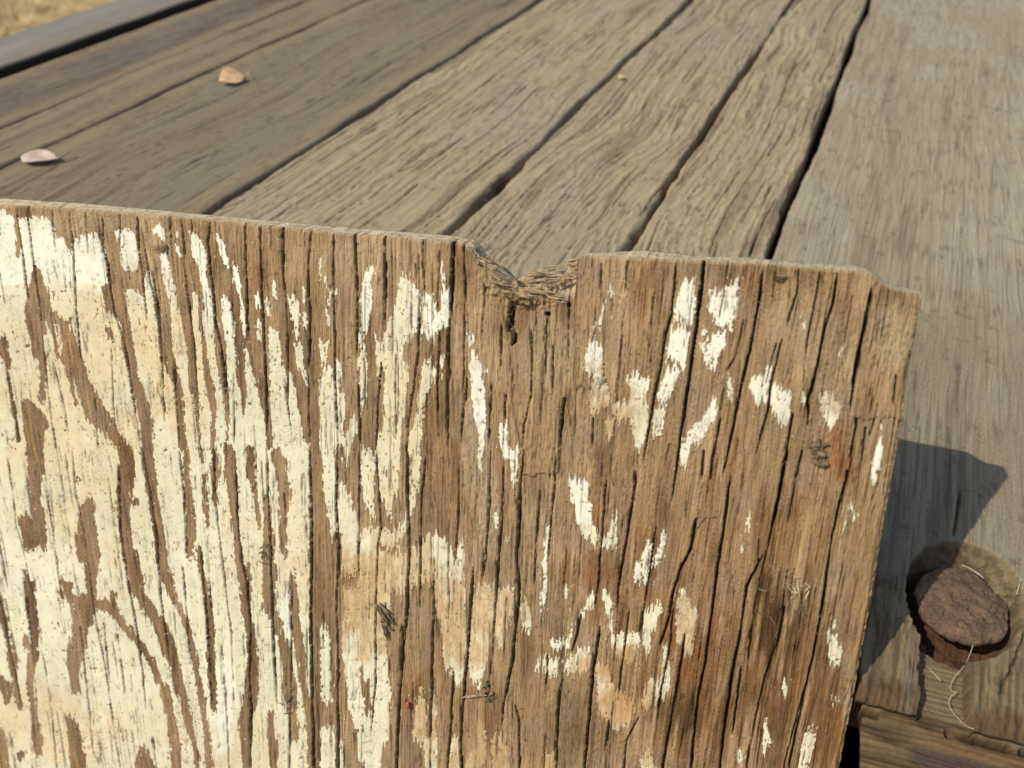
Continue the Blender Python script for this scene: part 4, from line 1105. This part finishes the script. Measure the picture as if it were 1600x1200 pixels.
debris('fluff_tuft', 1246, 915, 'pale straw tuft above the dark stain on the right of the board', 'tuft', 12, (11, 14), 71, mat=M_FIBRE, Lr=(8, 22), wr=(1.2, 2.6))
debris('fluff_tuft', 258, 388, 'small reddish-brown bit of debris between white paint patches near the top left', 'tuft', 6, (6, 2.5), 81, Lr=(6, 14), wr=(1.5, 3))
# tiny red bead
mr, N_, L_n, b_ = newmat('glossy_red', .22, .6); b_.inputs['Base Color'].default_value = (.42, .05, .012, 1)
_n = N_.new('ShaderNodeTexNoise'); _n.inputs['Scale'].default_value = 900; _c = N_.new('ShaderNodeValToRGB'); _c.color_ramp.elements[0].color = (.30, .03, .01, 1); _c.color_ramp.elements[1].color = (.50, .09, .02, 1)
_t = N_.new('ShaderNodeTexCoord'); L_n.new(_t.outputs['Object'], _n.inputs[0]); L_n.new(_n.outputs[0], _c.inputs[0]); L_n.new(_c.outputs[0], b_.inputs['Base Color'])
uu, ww = np.meshgrid(np.linspace(0, math.pi, 14), np.linspace(0, 2 * math.pi, 20), indexing='ij')
cb = bp(638, 1101, .0008); dn_v = BV
Pb = cb + BH * (np.sin(uu) * np.cos(ww) * .00115)[..., None] + dn_v * (np.cos(uu) * .0019)[..., None] - BN * (np.sin(uu) * np.sin(ww) * .0009)[..., None]
tag(grid_mesh('red_seed', Pb, mr), 'tiny glossy red seed caught on the bare wood low on the board', 'seed')

# leaves on the deck
def leaf(px, py, L_, W_, ang, label, c1, c2, fold, seed):
    c0 = on_deck(np.array(float(px)), np.array(float(py)), .002); e = empty('dry_leaf', c0); tag(e, label, 'leaf')
    n, m_ = 16, 11; P_ = np.zeros((n, m_, 3)); u = np.array([math.cos(ang), math.sin(ang), 0]); v = np.array([-math.sin(ang), math.cos(ang), 0])
    for i in range(n):
        t = i / (n - 1); hw = W_ * .5 * math.sin(math.pi * t ** .8) ** .9 + .0002
        for j in range(m_):
            s = (j / (m_ - 1) - .5) * 2
            up = .001 + (.30 if seed == 1 else .42) * (s + 1) * hw + fold * hw * abs(s) ** 1.2 + .10 * L_ * (t - .4) ** 2 * 2 + .0012 * math.sin(5 * t + seed + s * 2)
            P_[i, j] = c0 + u * (t - .5) * L_ + v * s * hw * (1 - .3 * fold) + np.array([0, 0, up])
    B_ = P_ + [0, 0, -.0004]
    m1 = simple_mat('dry_leaf_skin', c1, c2, 160, .7, .25, .0003)
    full = np.concatenate([P_, B_[:, ::-1], P_[:, :1]], 1)
    grid_mesh('blade', full, m1, e)
    st = MB(); q = [c0 + u * L_ * (.5 + .22 * k_ / 5) + np.array([0, 0, .002 + .002 * k_ / 5]) + v * .0004 * k_ * k_ for k_ in range(6)]
    st.tube(q, .0007, 5, nrmv=np.array([0, 0, 1.])); st.build('stem', m1, e)
leaf(62, 251, .029, .017, 0.40, 'pale pinkish dry leaf curled on the far left planks', (.40, .28, .21), (.54, .42, .33), .1, 1)
leaf(364, 128, .026, .019, .9, 'small tan dry leaf with a brown tip farther up the deck', (.36, .20, .10), (.64, .42, .24), .15, 3)
# yellow flake in the gap
cf = on_deck(np.array(971.0), np.array(121.0), .003); r = random.Random(4)
V_ = [cf + np.array([math.cos(t) * .0034 * r.uniform(.6, 1.2), math.sin(t) * .0046 * r.uniform(.6, 1.2), r.uniform(-.0008, .0008) + h]) for h in (0, .0012) for t in np.linspace(0, 5.4, 7)]
tag(poly_mesh('yellow_flake', V_, [tuple(range(7))[::-1], tuple(range(7, 14))] + [(i, (i + 1) % 7, 7 + (i + 1) % 7, 7 + i) for i in range(7)], simple_mat('yellow_flake', (.50, .36, .12), (.68, .55, .25), 300), smooth=False), 'tiny yellow flake on the edge of a dark gap between planks', 'flake')
# threads round the bolt
def strand(name, pts, rad, label, cat, zf):
    m = MB(); P_ = []
    for i in range(len(pts) - 1):
        for k_ in range(5):
            t = k_ / 5; x = pts[i][0] * (1 - t) + pts[i + 1][0] * t; y = pts[i][1] * (1 - t) + pts[i + 1][1] * t
            P_.append(on_deck(np.array(x), np.array(y), zf(i + t)))
    P_ = [(P_[max(i - 2, 0)] + P_[max(i - 1, 0)] + P_[i] + P_[min(i + 1, len(P_) - 1)] + P_[min(i + 2, len(P_) - 1)]) / 5 for i in range(len(P_))]
    m.tube(P_, rad, 5, nrmv=np.array([0, 0, 1.])); return tag(m.build(name, M_FIBRE), label, cat)
strand('plant_thread', [(1523, 1000), (1513, 1030), (1503, 1046), (1490, 1058), (1483, 1078), (1492, 1082), (1497, 1081), (1490, 1084), (1481, 1094), (1486, 1110), (1497, 1122), (1509, 1135), (1525, 1140), (1540, 1141)], .00017, 'pale twisting plant thread trailing below the rusty bolt head', 'thread', lambda s: -.005)
strand('straw', [(1501, 882), (1518, 889), (1532, 899), (1540, 906)], .0003, 'short stiff straw lying at the upper edge of the bolt head', 'straw', lambda s: .0005)
strand('straw', [(1598, 880), (1597, 898), (1592, 915), (1588, 935)], .00025, 'thin pale straw along the right rim of the bolt hole', 'straw', lambda s: -.0008)
strand('straw', [(1450, 1043), (1462, 1055), (1474, 1068)], .0002, 'fine dark straw in the broken notch beside the plank end', 'straw', lambda s: -.0055)
# fine fibres and grit lying on the planks
m = MB(); r = random.Random(12)
for i in range(260):
    px, py = r.uniform(560, 1590), r.uniform(150, 700)
    if px < 1350 and py > 395: continue
    p = on_deck(np.array(px), np.array(py), .0008); an = r.uniform(0, 6.28); q = []
    Ls = r.uniform(.002, .009)
    for k_ in range(6): q.append(p.copy()); p = p + np.array([math.cos(an), math.sin(an), r.uniform(-.03, .05)]) * Ls / 6; an += r.uniform(-.5, .5)
    m.tube(q, .00008, 3, nrmv=np.array([0, 0, 1.]), cap=False)
o = m.build('deck_fibres', M_FIBRE); tag(o, 'fine dry fibres and dust scattered over the planks', 'fibres', kind='stuff')

# ------------------------------------------------------------------ ground with dry straw
mg = simple_mat('dry_soil', (.20, .14, .065), (.44, .32, .15), 9, .95, .1, .01)
gx = np.linspace(-60, 60, 90); Gx, Gy = np.meshgrid(np.sign(gx) * (np.abs(gx) / 60) ** 2 * 60, np.sign(gx) * (np.abs(gx) / 60) ** 2 * 60)
Gz = -.62 + .03 * (fbm(Gx * 2 + 50, Gy * 2 + 50, 3) - .5)
g = grid_mesh('ground', np.stack([Gx, Gy, Gz], -1)[:, ::-1], mg); g['kind'] = 'structure'
ms = simple_mat('straw', (.34, .23, .09), (.66, .52, .26), 14, .8, .2, 0)
m = MB(); r = random.Random(8)
for i in range(9000):
    x = r.uniform(-3.6, -1.0); y = r.uniform(-.2, 4.2); an = r.uniform(0, 6.28); L_ = r.uniform(.03, .12); el = abs(r.gauss(0, .5))
    d = np.array([math.cos(an) * math.cos(el), math.sin(an) * math.cos(el), math.sin(el)]); p = np.array([x, y, -.60])
    w = np.array([-math.sin(an), math.cos(an), .2]) * r.uniform(.001, .003); b0 = len(m.v)
    m.v += [p - w, p + w, p + d * L_ * .6 + w * .8 + [0, 0, .004], p + d * L_ * .6 - w * .8 + [0, 0, .004], p + d * L_ - [0, 0, .004]]
    m.f += [(b0, b0 + 1, b0 + 2, b0 + 3), (b0 + 3, b0 + 2, b0 + 4)]
tag(m.build('dry_grass', ms), 'yellow dry straw covering the ground beyond the deck', 'grass', kind='stuff')

for pre, gname in (('fluff_tuft', 'tufts of fluff caught on the board'), ('wood_chip', 'chips of wood stuck on the board'), ('dry_leaf', 'dry leaves on the deck'), ('straw', 'short straws round the bolt')):
    for o in C.objects:
        if o.name.split('.')[0] == pre and o.parent is None: o['group'] = gname
